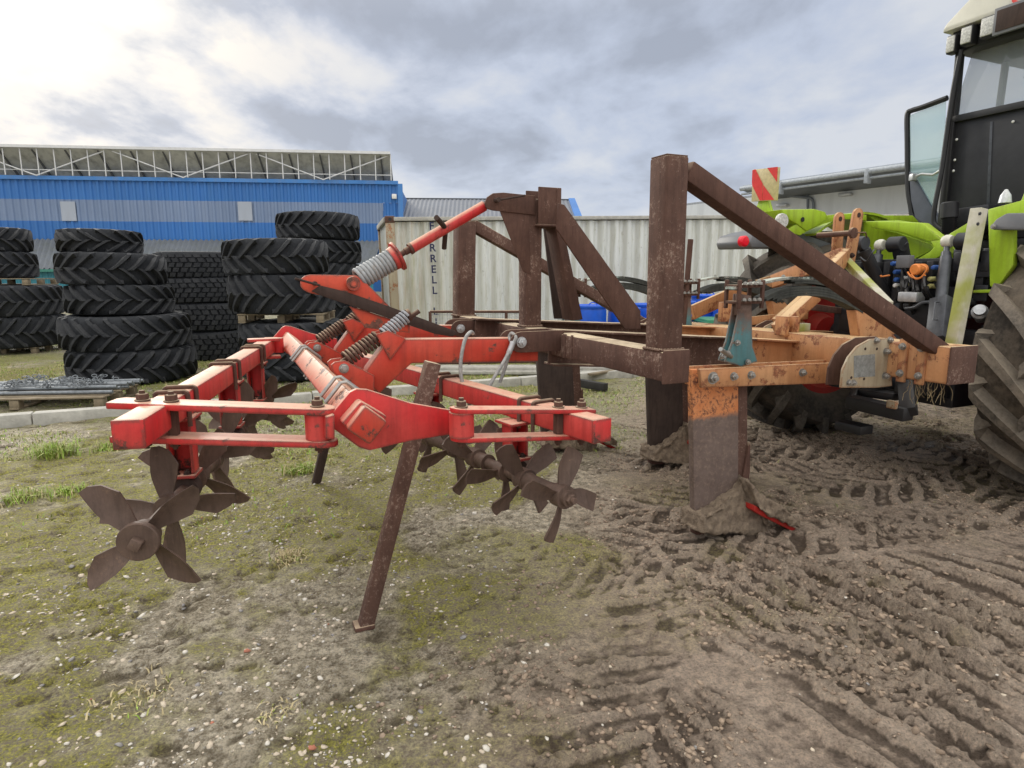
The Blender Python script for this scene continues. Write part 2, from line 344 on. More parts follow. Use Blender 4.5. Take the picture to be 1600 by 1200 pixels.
# ------------------------------------------------------------------ numpy noise
def _h(ix, iy, seed):
    h = (ix.astype(np.int64)*374761393+iy.astype(np.int64)*668265263+seed*974711) & 0xffffffff
    h = ((h ^ (h >> 13))*1274126177) & 0xffffffff
    return ((h ^ (h >> 16)) & 0xffff)/65535.0
def vn(x, y, seed=0):
    ix = np.floor(x); iy = np.floor(y); fx = x-ix; fy = y-iy; fx = fx*fx*(3-2*fx); fy = fy*fy*(3-2*fy)
    a = _h(ix, iy, seed); b = _h(ix+1, iy, seed); c = _h(ix, iy+1, seed); d = _h(ix+1, iy+1, seed)
    return a+(b-a)*fx+(c-a)*fy+(a-b-c+d)*fx*fy
def fbm(x, y, sc, oc=4, seed=0, g_=.5):
    s = 0; a = 1; t = 0
    for k in range(oc):
        s = s+a*vn(x*sc+k*17.3, y*sc-k*9.1, seed+k); t += a; a *= g_; sc *= 2.03
    return s/t
def sst(x, a, b): t = np.clip((x-a)/(b-a), 0, 1); return t*t*(3-2*t)
def track(x, y, ox, oy, dx, dy_, hw, lam, k, depth, seed):
    L = math.hypot(dx, dy_); dx /= L; dy_ /= L
    t = (x-ox)*dx+(y-oy)*dy_; s = -(x-ox)*dy_+(y-oy)*dx
    t = t+(fbm(x, y, 1.3, 2, seed)-.5)*.12; s = s+(fbm(x, y, .8, 2, seed+5)-.5)*.22; t = t+(fbm(x, y, 5, 3, seed+2)-.5)*.10
    ph = (t+np.abs(s)*k)/lam+np.where(s > 0, .5, 0); fr = ph-np.floor(ph)
    fr = fr+(fbm(x, y, 14, 4, seed+3, .62)-.5)*.22; lug = sst(fr, .10, .17)*(1-sst(fr, .46, .56))
    ins = 1-sst(np.abs(s), hw*.82, hw); rim = np.exp(-((np.abs(s)-hw)/.07)**2)
    wob = fbm(x, y, 2.2, 3, seed+9); fade = sst(wob, .44, .58)*(.55+.45*sst(fbm(x, y, 6, 2, seed+12), .35, .6))
    return ins*fade, ins*fade*lug*depth, rim*fade*depth*.25
def worley(x, y, sc, seed):
    out1 = np.full(x.shape, 9.0); out2 = np.full(x.shape, 9.0); cid = np.zeros(x.shape)
    msk = (y < 9.5) & (y > 1) & (np.abs(x) < 7)
    X_ = x[msk]*sc; Y_ = y[msk]*sc; ix = np.floor(X_); iy = np.floor(Y_); a = np.full(X_.shape, 9.0); b_ = a.copy(); c_ = np.zeros(X_.shape)
    for dx in (-1, 0, 1):
        for dy__ in (-1, 0, 1):
            jx = ix+dx; jy = iy+dy__; px_ = jx+_h(jx, jy, seed); py_ = jy+_h(jx, jy, seed+1); d = np.hypot(X_-px_, Y_-py_); h = _h(jx, jy, seed+2)
            nr = d < a; b_ = np.where(nr, a, np.minimum(b_, d)); c_ = np.where(nr, h, c_); a = np.where(nr, d, a)
    out1[msk] = a; out2[msk] = b_; cid[msk] = c_; out2[~msk] = 9.5; cid[~msk] = .5
    return out1, out2, cid
def mudmask(x, y):
    # mud right of a line running away from us, mossy gravel left
    e = x-(-.15+.21*(y-2.0))+(fbm(x, y, .7, 4, 31)-.5)*1.3
    m = sst(e, -.25, .75)
    far = sst(y, 7.0, 9.5); m = m*(1-far*.8)
    return m
def ground_h(x, y):
    m = mudmask(x, y)
    z = (fbm(x, y, .35, 3, 2)-.5)*.05+(fbm(x, y, 2.1, 4, 3)-.5)*.025
    # left: shallow long ruts, stones poking out
    rut = fbm(x*.55+y*.75, y*.9-x*.9, 3.0, 4, 41, .6); z = z-(1-m)*sst(rut, .56, .66)*.020*(1-sst(y, 8, 14))
    z = z+(1-m)*(fbm(x, y, 17, 3, 6, .6)-.5)*.022
    tm = np.zeros_like(x); th = np.zeros_like(x)
    for (ox, oy, dx, dy_, hw, lam, k, dep, sd) in (
        (2.05, 2.55, -.78, .62, .50, .20, 1.0, .045, 51), (1.1, 3.1, .5, .9, .42, .19, 1.0, .030, 61), (2.0, 4.3, .914, .30, .42, .20, .95, .036, 71),
        (.75, 2.15, .42, 1.0, .30, .19, 1.0, .060, 81), (1.6, 5.3, .95, .2, .42, .2, 1, .030, 91), (.2, 3.2, 1, .28, .38, .19, 1, .022, 95), (3.2, 2.5, .2, 1.0, .45, .19, 1, .045, 97), (-2.5, 3.2, .45, 1.0, .38, .20, 1, .018, 99)):
        a, h, r = track(x, y, ox, oy, dx, dy_, hw, lam, k, dep, sd)
        th = th*(1-a*.85)+h+r; tm = np.maximum(tm, a)
    amt = (.25+.75*m)*.95
    z = z+th*amt*1.0-tm*.018*amt
    # long sweeping lug furrows pressed by the big rear tyres, lower right
    wq = (fbm(x, y, 1.6, 3, 101)-.5)*.22+(fbm(x, y, 9, 3, 103, .6)-.5)*.07; fq = (x*.835+y*.55+wq)/.185; fq = fq-np.floor(fq)
    rg = sst(fq, .08, .18)*(1-sst(fq, .50, .64)); ms = np.exp(-(((x-2.05)/1.0)**4+((y-2.45)/.95)**4))*sst(fbm(x, y, 2.0, 3, 105), .36, .50)
    z = z+ms*(rg-.45)*.052; th = np.maximum(th, ms*rg*.04)
    rough = fbm(x, y, 1.4, 3, 8); clod = 1-np.abs(fbm(x, y, 9, 4, 21, .62)*2-1); cl2 = 1-np.abs(fbm(x, y, 24, 3, 23, .6)*2-1)
    am = np.clip(th/.03, 0, 1)*.75+sst(rough, .50, .66)*.8
    wx = x+(fbm(x, y, 7, 3, 33)-.5)*.14; wy = y+(fbm(x, y, 7, 3, 35)-.5)*.14
    f1, f2, cid = worley(wx, wy, 17, 7); g1, g2, gid = worley(wx*1.0+3, wy, 33, 9)
    pat = sst(fbm(x, y, 2.6, 3, 29), .42, .58); crack = sst(f2-f1, .0, .16); crack2 = sst(g2-g1, 0, .2)
    z = z+m*(am*pat*1.3*((cid-.5)*.026+(crack-1)*.014+(gid-.5)*.016+(crack2-1)*.008)+(clod-.75)*.022*am+(fbm(x, y, 6, 4, 27, .6)-.5)*.016+(fbm(x, y, 28, 3, 25, .65)-.5)*.011)
    z = z+(1-m)*(sst(fbm(x, y, 5, 3, 45), .5, .62)*((gid-.5)*.010+(crack2-1)*.005))
    fadeout = 1-sst(np.hypot(x, y), 12, 20)
    return z*(.15+.85*fadeout), m, th
def axis(lo, hi, a, b, step, gr):
    xs = list(np.arange(a, b, step)); s = step; v = xs[-1]
    while v < hi: s = min(s*gr, 60); v += s; xs.append(v)
    s = step; v = xs[0]; left = []
    while v > lo: s = min(s*gr, 60); v -= s; left.append(v)
    return np.array(left[::-1]+xs)
X = axis(-600, 600, -2.2, 4.2, .012, 1.022)
yy = [1.25]; s_ = .0095
while yy[-1] < 900: yy.append(yy[-1]+s_); s_ = s_*(1.0028 if yy[-1] < 12 else 1.06)
yb = []; v_ = 1.25; s_ = .03
while v_ > -60: v_ -= s_; yb.append(v_); s_ *= 1.12
Y = np.array(yb[::-1]+yy)
GX, GY = np.meshgrid(X, Y); GZ, GM, GT = ground_h(GX, GY)
nx, ny = len(X), len(Y); print('ground', nx, ny)
me = bpy.data.meshes.new('ground'); me.vertices.add(nx*ny); me.vertices.foreach_set('co', np.stack([GX, GY, GZ], -1).astype(np.float32).ravel())
ii = (np.arange(ny-1)[:, None]*nx+np.arange(nx-1)[None, :]).ravel(); F_ = np.stack([ii, ii+1, ii+nx+1, ii+nx], -1).astype(np.int32)
me.loops.add(F_.size); me.loops.foreach_set('vertex_index', F_.ravel()); me.polygons.add(len(F_)); me.polygons.foreach_set('loop_start', np.arange(0, F_.size, 4, dtype=np.int32)); me.polygons.foreach_set('loop_total', np.full(len(F_), 4, np.int32))
me.update(); me.shade_smooth()
moss = sst(fbm(GX, GY, 1.1, 4, 61)+.35*fbm(GX, GY, 7, 4, 63)-.1*GM, .58, .76)*(1-GM*.8)
moss = np.maximum(moss, sst(fbm(GX, GY, .9, 3, 67), .5, .62)*np.exp(-((GX-.6)/1.2)**2-((GY-3.6)/.8)**2)*.9)
grs = sst(GY, 4.2, 6.5)*(1-GM*.9)*sst(fbm(GX, GY, .6, 3, 71), .35, .6)
def blur(a, r):
    for ax_ in (0, 1):
        p_ = np.pad(a, [(r+1, r) if k == ax_ else (0, 0) for k in (0, 1)], mode='edge'); cs = np.cumsum(p_, axis=ax_)
        n_ = a.shape[ax_]; a = (np.take(cs, np.arange(2*r+1, 2*r+1+n_), axis=ax_)-np.take(cs, np.arange(0, n_), axis=ax_))/(2*r+1)
    return a
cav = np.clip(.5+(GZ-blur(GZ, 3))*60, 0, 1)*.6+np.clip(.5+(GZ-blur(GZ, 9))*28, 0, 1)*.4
conc = sst(GY, 11.5, 13)*(1-sst(GY, 60, 80))*.6
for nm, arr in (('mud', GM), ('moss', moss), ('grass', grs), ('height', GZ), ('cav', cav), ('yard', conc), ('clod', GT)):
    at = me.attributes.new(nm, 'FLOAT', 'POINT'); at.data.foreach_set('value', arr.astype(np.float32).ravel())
m, nt, b = newmat('muddy_ground'); n = N(nt); c = n.coord()
def att(nm): a = n.node('ShaderNodeAttribute'); a.attribute_name = nm; return a.outputs['Fac']
f1 = n.noise(c, 3.0, 8, .65); f2r = n.noise(c, 20, 8, .78); f2 = n.ramp(f2r, .33, .67); f3r = n.noise(c, 85, 6, .8); f3 = n.ramp(f3r, .34, .66); f4 = n.noise(c, .8, 4, .6); f5 = n.noise(n.coord(scale=(1, 1.0, 1)), 9, 6, .7)
mudc = n.mix(n.ramp(f1, .3, .7), (.44,.335,.255), (.67,.54,.43)); mudc = n.mix(n.math('MULTIPLY', n.ramp(f2, .45, .7), .55), mudc, (.62,.49,.375))
mudc = n.mix(n.ramp(f4, .5, .66), mudc, n.mix(n.ramp(f2, .3, .7), (.32,.24,.175), (.52,.41,.31)))
hl = n.ramp(att('cav'), .22, .50); mudc = n.mix(n.math('MULTIPLY', n.math('SUBTRACT', 1.0, hl), .85), mudc, (.115,.083,.060)); mudc = n.mix(n.math('MULTIPLY', n.ramp(att('cav'), .60, .85), .5), mudc, (.50,.40,.31))  # shade painted into mud hollows, highlight tone on the ridges
grav = n.mix(n.ramp(f2, .35, .65), (.40,.33,.22), (.74,.65,.49)); grav = n.mix(n.math('MULTIPLY', n.ramp(f3, .5, .65), .5), grav, (.66,.61,.51)); grav = n.mix(n.math('MULTIPLY', n.ramp(f1, .45, .65), .45), grav, (.34,.28,.18))
vo = n.node('ShaderNodeTexVoronoi'); vo.inputs['Scale'].default_value = 70; n.link(c, vo.inputs['Vector'])
vs = n.node('ShaderNodeSeparateColor'); n.link(vo.outputs['Color'], vs.inputs[0])
peb = n.math('MULTIPLY', n.ramp(vs.outputs[0], .52, .56), n.ramp(vo.outputs['Distance'], .26, .34, (1,1,1,1), (0,0,0,1)))
grav = n.mix(n.math('MULTIPLY', peb, .85), grav, n.mix(vs.outputs[1], (.34,.28,.20), (.78,.73,.62)))
grav = n.mix(n.math('MULTIPLY', n.math('SUBTRACT', 1.0, n.ramp(att('cav'), .20, .46)), .65), grav, (.13,.10,.055))  # gravel hollows darkened in the colour as painted shade
base = n.mix(att('mud'), grav, mudc)
mossf = n.math('MULTIPLY', att('moss'), n.ramp(n.math('ADD', n.math('MULTIPLY', f2r, .6), n.math('MULTIPLY', f3r, .4)), .44, .52)); base = n.mix(mossf, base, n.mix(n.ramp(f3r, .38, .6), (.11,.11,.022), (.50,.46,.10)))
gf = n.math('MULTIPLY', att('grass'), n.ramp(f2, .35, .55)); base = n.mix(n.math('MULTIPLY', gf, .7), base, n.mix(f3, (.12,.17,.035), (.32,.33,.11)))
sp_d = n.ramp(f3r, .36, .46, (1,1,1,1), (0,0,0,1)); base = n.mix(n.math('MULTIPLY', sp_d, .30), base, (.07,.055,.035))
mu_ = n.math('ADD', n.math('MULTIPLY', n.ramp(f3r, .36, .64), .55), n.math('MULTIPLY', n.ramp(f2r, .36, .64), .45)); mu_ = n.math('ADD', n.math('MULTIPLY', mu_, 1.10), .56)
cc_ = n.node('ShaderNodeCombineColor'); [n.link(mu_, cc_.inputs[k_]) for k_ in range(3)]; base = n.mix(1.0, base, cc_.outputs[0], 'MULTIPLY')
base = n.mix(att('yard'), base, n.mix(f1, (.25,.23,.19), (.40,.37,.31)))
n.link(base, b.inputs['Base Color']); b.inputs['Specular IOR Level'].default_value = .35
wet_ = n.math('MULTIPLY', n.math('MULTIPLY', n.math('SUBTRACT', 1.0, hl), att('mud')), n.ramp(f4, .45, .6)); n.link(n.math('SUBTRACT', n.ramp(f1, .3, .7, (.6,)*3+(1,), (.92,)*3+(1,)), n.math('MULTIPLY', wet_, .35)), b.inputs['Roughness'])
p1 = n.bump(n.math('ADD', n.math('ADD', f2, n.math('MULTIPLY', f3, .6)), n.math('MULTIPLY', peb, n.math('SUBTRACT', .5, n.math('MULTIPLY', att('mud'), .5)))), 1.0, .028, b)
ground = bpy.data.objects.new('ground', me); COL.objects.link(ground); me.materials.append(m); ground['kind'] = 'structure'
def gz(x, y):
    a, _, _ = ground_h(np.array([[float(x)]]), np.array([[float(y)]])); return float(a[0, 0])
# ------------------------------------------------------------------ loose stones (one uncountable mass)
def mesh_np(name, v, f, mats, midx=None, smooth=False):
    me = bpy.data.meshes.new(name); me.vertices.add(len(v)); me.vertices.foreach_set('co', v.astype(np.float32).ravel()); k = f.shape[1]
    me.loops.add(f.size); me.loops.foreach_set('vertex_index', f.astype(np.int32).ravel()); me.polygons.add(len(f))
    me.polygons.foreach_set('loop_start', np.arange(0, f.size, k, dtype=np.int32)); me.polygons.foreach_set('loop_total', np.full(len(f), k, np.int32))
    for q_ in mats: me.materials.append(q_)
    if midx is not None: me.polygons.foreach_set('material_index', midx.astype(np.int32))
    me.update()
    if smooth: me.shade_smooth()
    o = bpy.data.objects.new(name, me); COL.objects.link(o); return o
def ico(sub):
    bm = bmesh.new(); bmesh.ops.create_icosphere(bm, subdivisions=sub, radius=1); bm.verts.index_update()
    v = np.array([x.co[:] for x in bm.verts]); f = np.array([[q_.index for q_ in x.verts] for x in bm.faces]); bm.free(); return v, f
def scatter(name, cx, cy, sz, mats, pick, flat=.5, sink=.38, sub=1):
    bv, bf = ico(sub); n_ = len(cx); z, _, _ = ground_h(cx[None, :], cy[None, :]); z = z[0]
    jit = 1+(rng.random((n_, len(bv), 1))-.5)*.55; sc = sz[:, None, None]*np.stack([.75+rng.random(n_)*.7, .7+rng.random(n_)*.5, flat*(.6+.6*rng.random(n_))], -1)[:, None, :]
    v = bv[None]*jit*sc; a = rng.random(n_)*6.283; ca, sa = np.cos(a)[:, None], np.sin(a)[:, None]
    tl = (rng.random(n_)-.5)[:, None]*.9; vz = v[:, :, 2]+v[:, :, 0]*tl
    x = v[:, :, 0]*ca-v[:, :, 1]*sa+cx[:, None]; y = v[:, :, 0]*sa+v[:, :, 1]*ca+cy[:, None]; zz = vz+(z+sz*flat*(1-2*sink)*.6)[:, None]
    vv = np.stack([x, y, zz], -1).reshape(-1, 3); ff = (bf[None]+(np.arange(n_)*len(bv))[:, None, None]).reshape(-1, 3)
    return mesh_np(name, vv, ff, mats, np.repeat(pick, len(bf)))
st_m = [simple('white_flint', (.60,.57,.50), .8, 0, .15, 60), simple('buff_stone', (.52,.45,.35), .85, 0, .2, 60), simple('grey_stone', (.27,.26,.25), .85, 0, .2, 60), simple('brick_chip', (.42,.17,.11), .85, 0, .2, 60)]
N_ = 60000; sy = 1.5+rng.random(N_)**1.6*8.5; sx = (rng.random(N_)*2-1)*(1.5+sy*1.0); mm_ = mudmask(sx, sy)
dens = fbm(sx, sy, 1.1, 3, 77); left_ = np.exp(-((sx+.7)/.9)**2-((sy-2.4)/1.0)**2)
keep = rng.random(N_) < np.clip((dens-.34)*2.8+left_*.5, 0, 1)*np.clip((fbm(sx, sy, 3.5, 3, 79)-.36)*5, .06, 1)*(1-mm_*.93); sx, sy, mm_ = sx[keep], sy[keep], mm_[keep]
sz_ = .003+.010*rng.random(len(sx))**2.6+.008*(rng.random(len(sx)) > .990); pk = np.searchsorted([.28, .86, .99], rng.random(len(sx)))
gr = scatter('gravel', sx, sy, sz_, st_m, pk); gr['kind'] = 'stuff'; tag(gr, 'white and buff pebbles scattered over the mossy yard', 'gravel')
# crumbs of dried mud
N_ = 42000; sy = 1.4+rng.random(N_)**1.3*5.0; sx = -.8+rng.random(N_)*5.4; hh_, mm_, tt_ = ground_h(sx[None], sy[None]); mm_ = mm_[0]; tt_ = tt_[0]
keep = rng.random(N_) < mm_*np.clip(sst(fbm(sx, sy, 1.7, 3, 87), .46, .62)*.9+np.clip(tt_/.04, 0, 1)*.4, 0, 1); sx, sy = sx[keep], sy[keep]
sz_ = .004+.016*rng.random(len(sx))**3
cm_ = [simple('mud_crumb', (.32,.245,.18), .95, 0, .3, 40, .6), simple('dark_mud_crumb', (.22,.165,.12), .9, 0, .3, 40, .6)]
sz_ = sz_*.75; cr_ = scatter('mud_crumbs', sx, sy, sz_, cm_, (rng.random(len(sx)) > .5).astype(int), .6, .35); cr_['kind'] = 'stuff'; tag(cr_, 'loose crumbs of dried mud along the tyre prints', 'mud crumbs')
# ------------------------------------------------------------------ grass
def blades(cx, cy, L, lean, wd):
    n_ = len(cx); z, _, _ = ground_h(cx[None, :], cy[None, :]); z = z[0]-.004; a = rng.random(n_)*6.283; px_, py_ = -np.sin(a)*wd, np.cos(a)*wd; dx, dy_ = np.cos(a)*lean*L, np.sin(a)*lean*L
    P = [np.stack([cx-px_, cy-py_, z], -1), np.stack([cx+px_, cy+py_, z], -1), np.stack([cx+dx*.35+px_*.8, cy+dy_*.35+py_*.8, z+L*.6], -1), np.stack([cx+dx*.35-px_*.8, cy+dy_*.35-py_*.8, z+L*.6], -1),
         np.stack([cx+dx+px_*.1, cy+dy_+py_*.1, z+L*np.clip(1-lean*.35, .3, 1)], -1), np.stack([cx+dx-px_*.1, cy+dy_-py_*.1, z+L*np.clip(1-lean*.35, .3, 1)], -1)]
    v = np.stack(P, 1).reshape(-1, 3); b_ = (np.arange(n_)*6)[:, None, None]; f = (np.array([[0, 1, 2, 3], [3, 2, 4, 5]])[None]+b_).reshape(-1, 4); return v, f
gm_ = [simple('green_grass', (.24,.36,.05), .7, 0, .3, 3, 0), simple('olive_grass', (.32,.33,.10), .75, 0, .3, 3, 0), simple('dry_grass', (.50,.42,.24), .8, 0, .2, 3, 0)]
N_ = 170000; sy = 3.0+rng.random(N_)**.9*11; sx = (rng.random(N_)*2-1)*(1+sy*.85); mm_ = mudmask(sx, sy)
dn = sst(fbm(sx, sy, .9, 4, 73)+.25*(fbm(sx, sy, 6, 2, 75)-.5)+.10*np.exp(-((sy-7.6-.3*sx*0)/1.2)**2), .42, .60)*sst(sy, 3.2, 5.5)*(1-mm_*.93); keep = rng.random(N_) < dn; sx, sy = sx[keep], sy[keep]
kl = (sy < 6.6) | (sy > 6.2)
v, f = blades(sx, sy, .012+.038*rng.random(len(sx))**1.5, .3+rng.random(len(sx))*1.2, .0028+.002*rng.random(len(sx))); pk = np.searchsorted([.42, .80], rng.random(len(sx)))
go = mesh_np('grass', v, f, gm_, np.repeat(pk, 2)); go['kind'] = 'stuff'; tag(go, 'short sparse grass growing over the yard', 'grass')
def tuft(px, py, n_, L, R, mix_, label):
    p = g(px, py); x = p.x+rng.normal(0, R*.45, n_); y = p.y+rng.normal(0, R*.45, n_)
    v, f = blades(x, y, L*(.45+.6*rng.random(n_)), .15+rng.random(n_)*1.3, .0022+.0018*rng.random(n_)); pk = np.searchsorted(mix_, rng.random(n_))
    o = mesh_np('grass_tuft', v-np.array([p.x, p.y, 0]), f, gm_, np.repeat(pk, 2)); o.location = (p.x, p.y, 0); tag(o, label, 'grass tuft', 'grass tufts in the yard')
tuft(88, 712, 420, .16, .16, [.6, .95], 'bright green grass tuft below the concrete kerb at far left')
tuft(472, 738, 300, .10, .13, [.4, .8], 'green grass tuft right of the front left star wheels')
tuft(38, 780, 260, .10, .13, [.4, .75], 'half dry grass tuft at the left edge of the yard')
tuft(108, 772, 240, .07, .14, [.6, .9], 'low dark green tuft beside the half dry one')
tuft(450, 868, 260, .035, .10, [.08, .16], 'flat straw coloured tuft between star wheel and parking stand')
tuft(175, 700, 260, .06, .14, [.7, .95], 'low green tuft behind the end of the left red beam')
tuft(225, 1085, 110, .035, .16, [.05, .2], 'wispy dead grass on gravel at bottom left')
tuft(430, 1110, 60, .035, .10, [.05, .3], 'small wisp of dead grass at the bottom edge left of centre')
#tuft(885, 995, 60, .05, .06, [.2, .5], 'tiny wisp of grass beside a white flint in the mud')
#tuft(840, 1010, 200, .03, .08, [.3, .95], 'mossy clump at the edge of the mud')
from mathutils import noise as mnoise
MT['leaf'] = rusty('leaf_spring_steel', (.035,.037,.034), (.085,.09,.08), (.22,.23,.18), sp=.64)
MT['redrust'] = painted('rusty_red_paint', (.62,.07,.035), wear=1.25, rust=(.12,.06,.045), fade=(.62,.12,.06), dust=(.4,.25,.18), dustamt=.5)
MT['legdark'] = rusty('dark_leg_steel', (.050,.036,.032), (.085,.060,.050), (.16,.10,.08), sp=.64)
# ================================================================== the cultivator
mach = thing('cultivator', M(-1.6, 1.4, 0), 'heavy rusty cultivator with red star wheel rear frame and orange toolbar, hitched behind the tractor', 'cultivator')
def vp(pts, v): return [mv(a, b_, v) for a, b_ in pts]        # side profile lying in a plane across the machine
def vprism(mb, pts, v, th, bev=.003):                          # plate of thickness th centred on v
    mb.mark(); return mb.prism([p-TX*(th/2) for p in vp(pts, v)], TX*th, bev)
def vz(p, u, v): return M(u, v, p)
red, rust, rp, rd, org = MT['red'], MT['rust'], MT['rustp'], MT['rustd'], MT['orange']
# ---- rear cross tube with the two corner posts
UX = -2.04; ZT = 1.13
t0 = M(UX, .02, ZT-.005); t1 = M(UX, 2.72, ZT)
MB().beam(t0, t1, .125, .125, bev=.012).build('cross_tube', rp, mach)
capb = MB(); capb.box(M(UX, .012, ZT-.005), (.135, .012, .142), (FX, TX, ZZ), .012); capb.build('end_cap', rust, mach)
def post(v, px_top, py_top, w):
    a = M(UX, v, ZT+.045); b_ = mv(px_top, py_top, v); o = MB().beam(a, b_, w, w, up=FX, bev=.010).build('post', rp, mach)
    MB().box(b_+(b_-a).normalized()*.001, (w*.93, w*.93, .006), (FX, TX, ZZ), .002).build('cap', rust, o); return a, b_
a1, b1 = post(.10, 1046, 246, .112); a2, b2 = post(2.62, 726, 346, .14)
# ---- long diagonal braces to the front toolbar
def brace(v, p_, q_, mat, w=.085): MB().beam(mv(*p_, v), mv(*q_, v), w, w, bev=.008).build('diagonal_brace', mat, mach)
brace(.10, (1068, 268), (1478, 556), rust, .085); brace(2.62, (738, 352), (1100, 560), MT['rustp'], .085)
# ---- centre mast
ms = MB().beam(M(UX, 1.42, ZT+.05), mv(829, 312, 1.42), .105, .105, up=FX, bev=.006).build('mast', rp, mach)
eb = MB()
for dv in (-.055, .055): vprism(eb, [(757,318),(761,308),(770,302),(786,301),(836,306),(836,336),(770,329),(760,326)], 1.42+dv, .016)
eb.each('mast_ear', rust, mach)
cb_ = MB(); q0 = mv(851, 326, 1.42)
cb_.box(q0+FX*.035, (.012, .19, .22), (FX, TX, ZZ)); cb_.box(q0+TX*.085-FX*.02, (.13, .012, .22), (FX, TX, ZZ)); cb_.box(q0-TX*.085-FX*.01, (.15, .012, .225), (FX, TX, ZZ)); cb_.box(q0-ZZ*.105-FX*.01, (.17, .19, .012), (FX, TX, ZZ))
cb_.build('head_channel', rust, mach)
gs = MB()
for dv in (-.05, .05): vprism(gs, [(781,330),(826,333),(829,430),(817,424)], 1.42+dv, .010)
gs.each('mast_gusset', rust, mach)
br = MB(); pp = [(868,312),(883,316),(1000,484),(1000,516),(978,516),(869,352)]
vprism(br, [(872,318),(881,320),(1000,486),(1000,514),(976,514),(869,358)], 1.16, .016)
br.build('mast_brace', rust, mach)
br = MB(); vprism(br, [(857,340),(870,350),(902,498),(887,500)], 1.42, .14); br.build('mast_brace', rust, mach)
br = MB(); vprism(br, [(848,345),(860,350),(889,498),(866,498)], 1.58, .02); br.build('mast_brace', rd, mach)
pin = MB(); c_ = mv(768, 315, 1.42); pin.cyl(c_-TX*.11, c_+TX*.10, .013, n=14); pin.tube([c_-TX*.10, c_-TX*.105+FX*.03+ZZ*.004, c_-TX*.11+FX*.16+ZZ*.03], .006); pin.build('hitch_pin', rd, mach)
# ---- fore and aft I-beams to the toolbar
def ibeam(v, p_, q_, h, mat, w=.12, name='fore_aft_beam'):
    a = mv(*p_, v); b_ = mv(*q_, v); mb = MB(); x = (b_-a).normalized()
    mb.beam(a-ZZ*.006, b_-ZZ*.006, w, .012, bev=.002); mb.beam(a-ZZ*(h-.006), b_-ZZ*(h-.006), w, .012, bev=.002); mb.beam(a-ZZ*h/2, b_-ZZ*h/2, .010, h-.024, bev=.0)
    return mb.build(name, mat, mach)
ibeam(1.02, (858, 514), (1172, 528), .20, MT['rustp']); ibeam(1.02, (1173, 528), (1345, 538), .20, org)
ibeam(1.82, (742, 497), (1010, 506), .14, MT['rustp']); ibeam(1.82, (1011, 506), (1330, 519), .16, org)
# ---- front toolbar
tb = MB().beam(M(-.18, -.01, 1.03), M(-.18, 2.80, 1.0), .22, .20, up=ZZ, bev=.016).build('toolbar', org, mach)
MB().box(M(-.18, -.013, 1.03), (.225, .012, .205), (FX, TX, ZZ), .014).build('end_cap', MT['rustp'], tb)
cl = MB()
for v in (.13, .235): cl.mark().box(M(-.30, v, 1.03), (.018, .05, .24), (FX, TX, ZZ), .003)
cl.each('clamp_plate', org, tb)
bo = MB()
for v in (.13, .235):
    for z in (.96, 1.11): bo.bolt(M(-.311, v, z), -FX, .014, .016)
bo.each('bolt', MT['bolt'], tb)
hl_ = MB()
for p_ in ((1434,556),(1434,571),(1434,583),(1434,598)): c_ = mu(*p_, -.2905); hl_.mark().cyl(c_, c_-FX*.002, .009, n=12)
hl_.each('hole', MT['black'], tb)
straw = MB()
for k in range(26):
    a = M(-.28+.1*random.random(), .25*random.random()+.02, .935); q = [a]
    for j in range(4): q.append(q[-1]+V3((random.uniform(-.02,.02), random.uniform(-.02,.02), -random.uniform(.01,.045))))
    straw.tube(q, .0012, 4)
straw.build('hanging_roots', simple('dry_root', (.30,.23,.13), .9, 0, .2, 10, 0), tb)
# ---- hitch plates that carry the rear frame
for vv, tip, dz in ((.98, 816, 0), (1.93, 702, 0)):
    hp = MB(); a = mv(850, 550, .98); u0 = uv(a)[0]
    for dv in (-.07, .07):
        hp.mark(); r_ = .055; uc = -2.335; zc_ = 1.155; pts = [M(-2.08, vv+dv, zc_+r_), ]
        for k in range(9):
            t = math.pi/2+math.pi*k/8; pts.append(M(uc+r_*1.15*math.cos(t), vv+dv, zc_+r_*math.sin(t)))
        pts.append(M(-2.08, vv+dv, zc_-r_)); hp.prism([p-TX*.007 for p in pts], TX*.014, .003)
    hp.each('hitch_plate', rust, mach)
    MB().bolt(M(-2.335, vv-.078, 1.155), -TX, .020, .016).build('pin_bolt', MT['galv'], mach)
    wb = MB()
    for k in (-2.00, -1.955): pass
    st = MB(); st.mark().box(M(-2.103, vv-.12, 1.13), (.012, .03, .13), (FX, TX, ZZ)); st.mark().box(M(-2.103, vv-.20, 1.13), (.012, .014, .13), (FX, TX, ZZ)); st.each('stiffener', rp, mach)
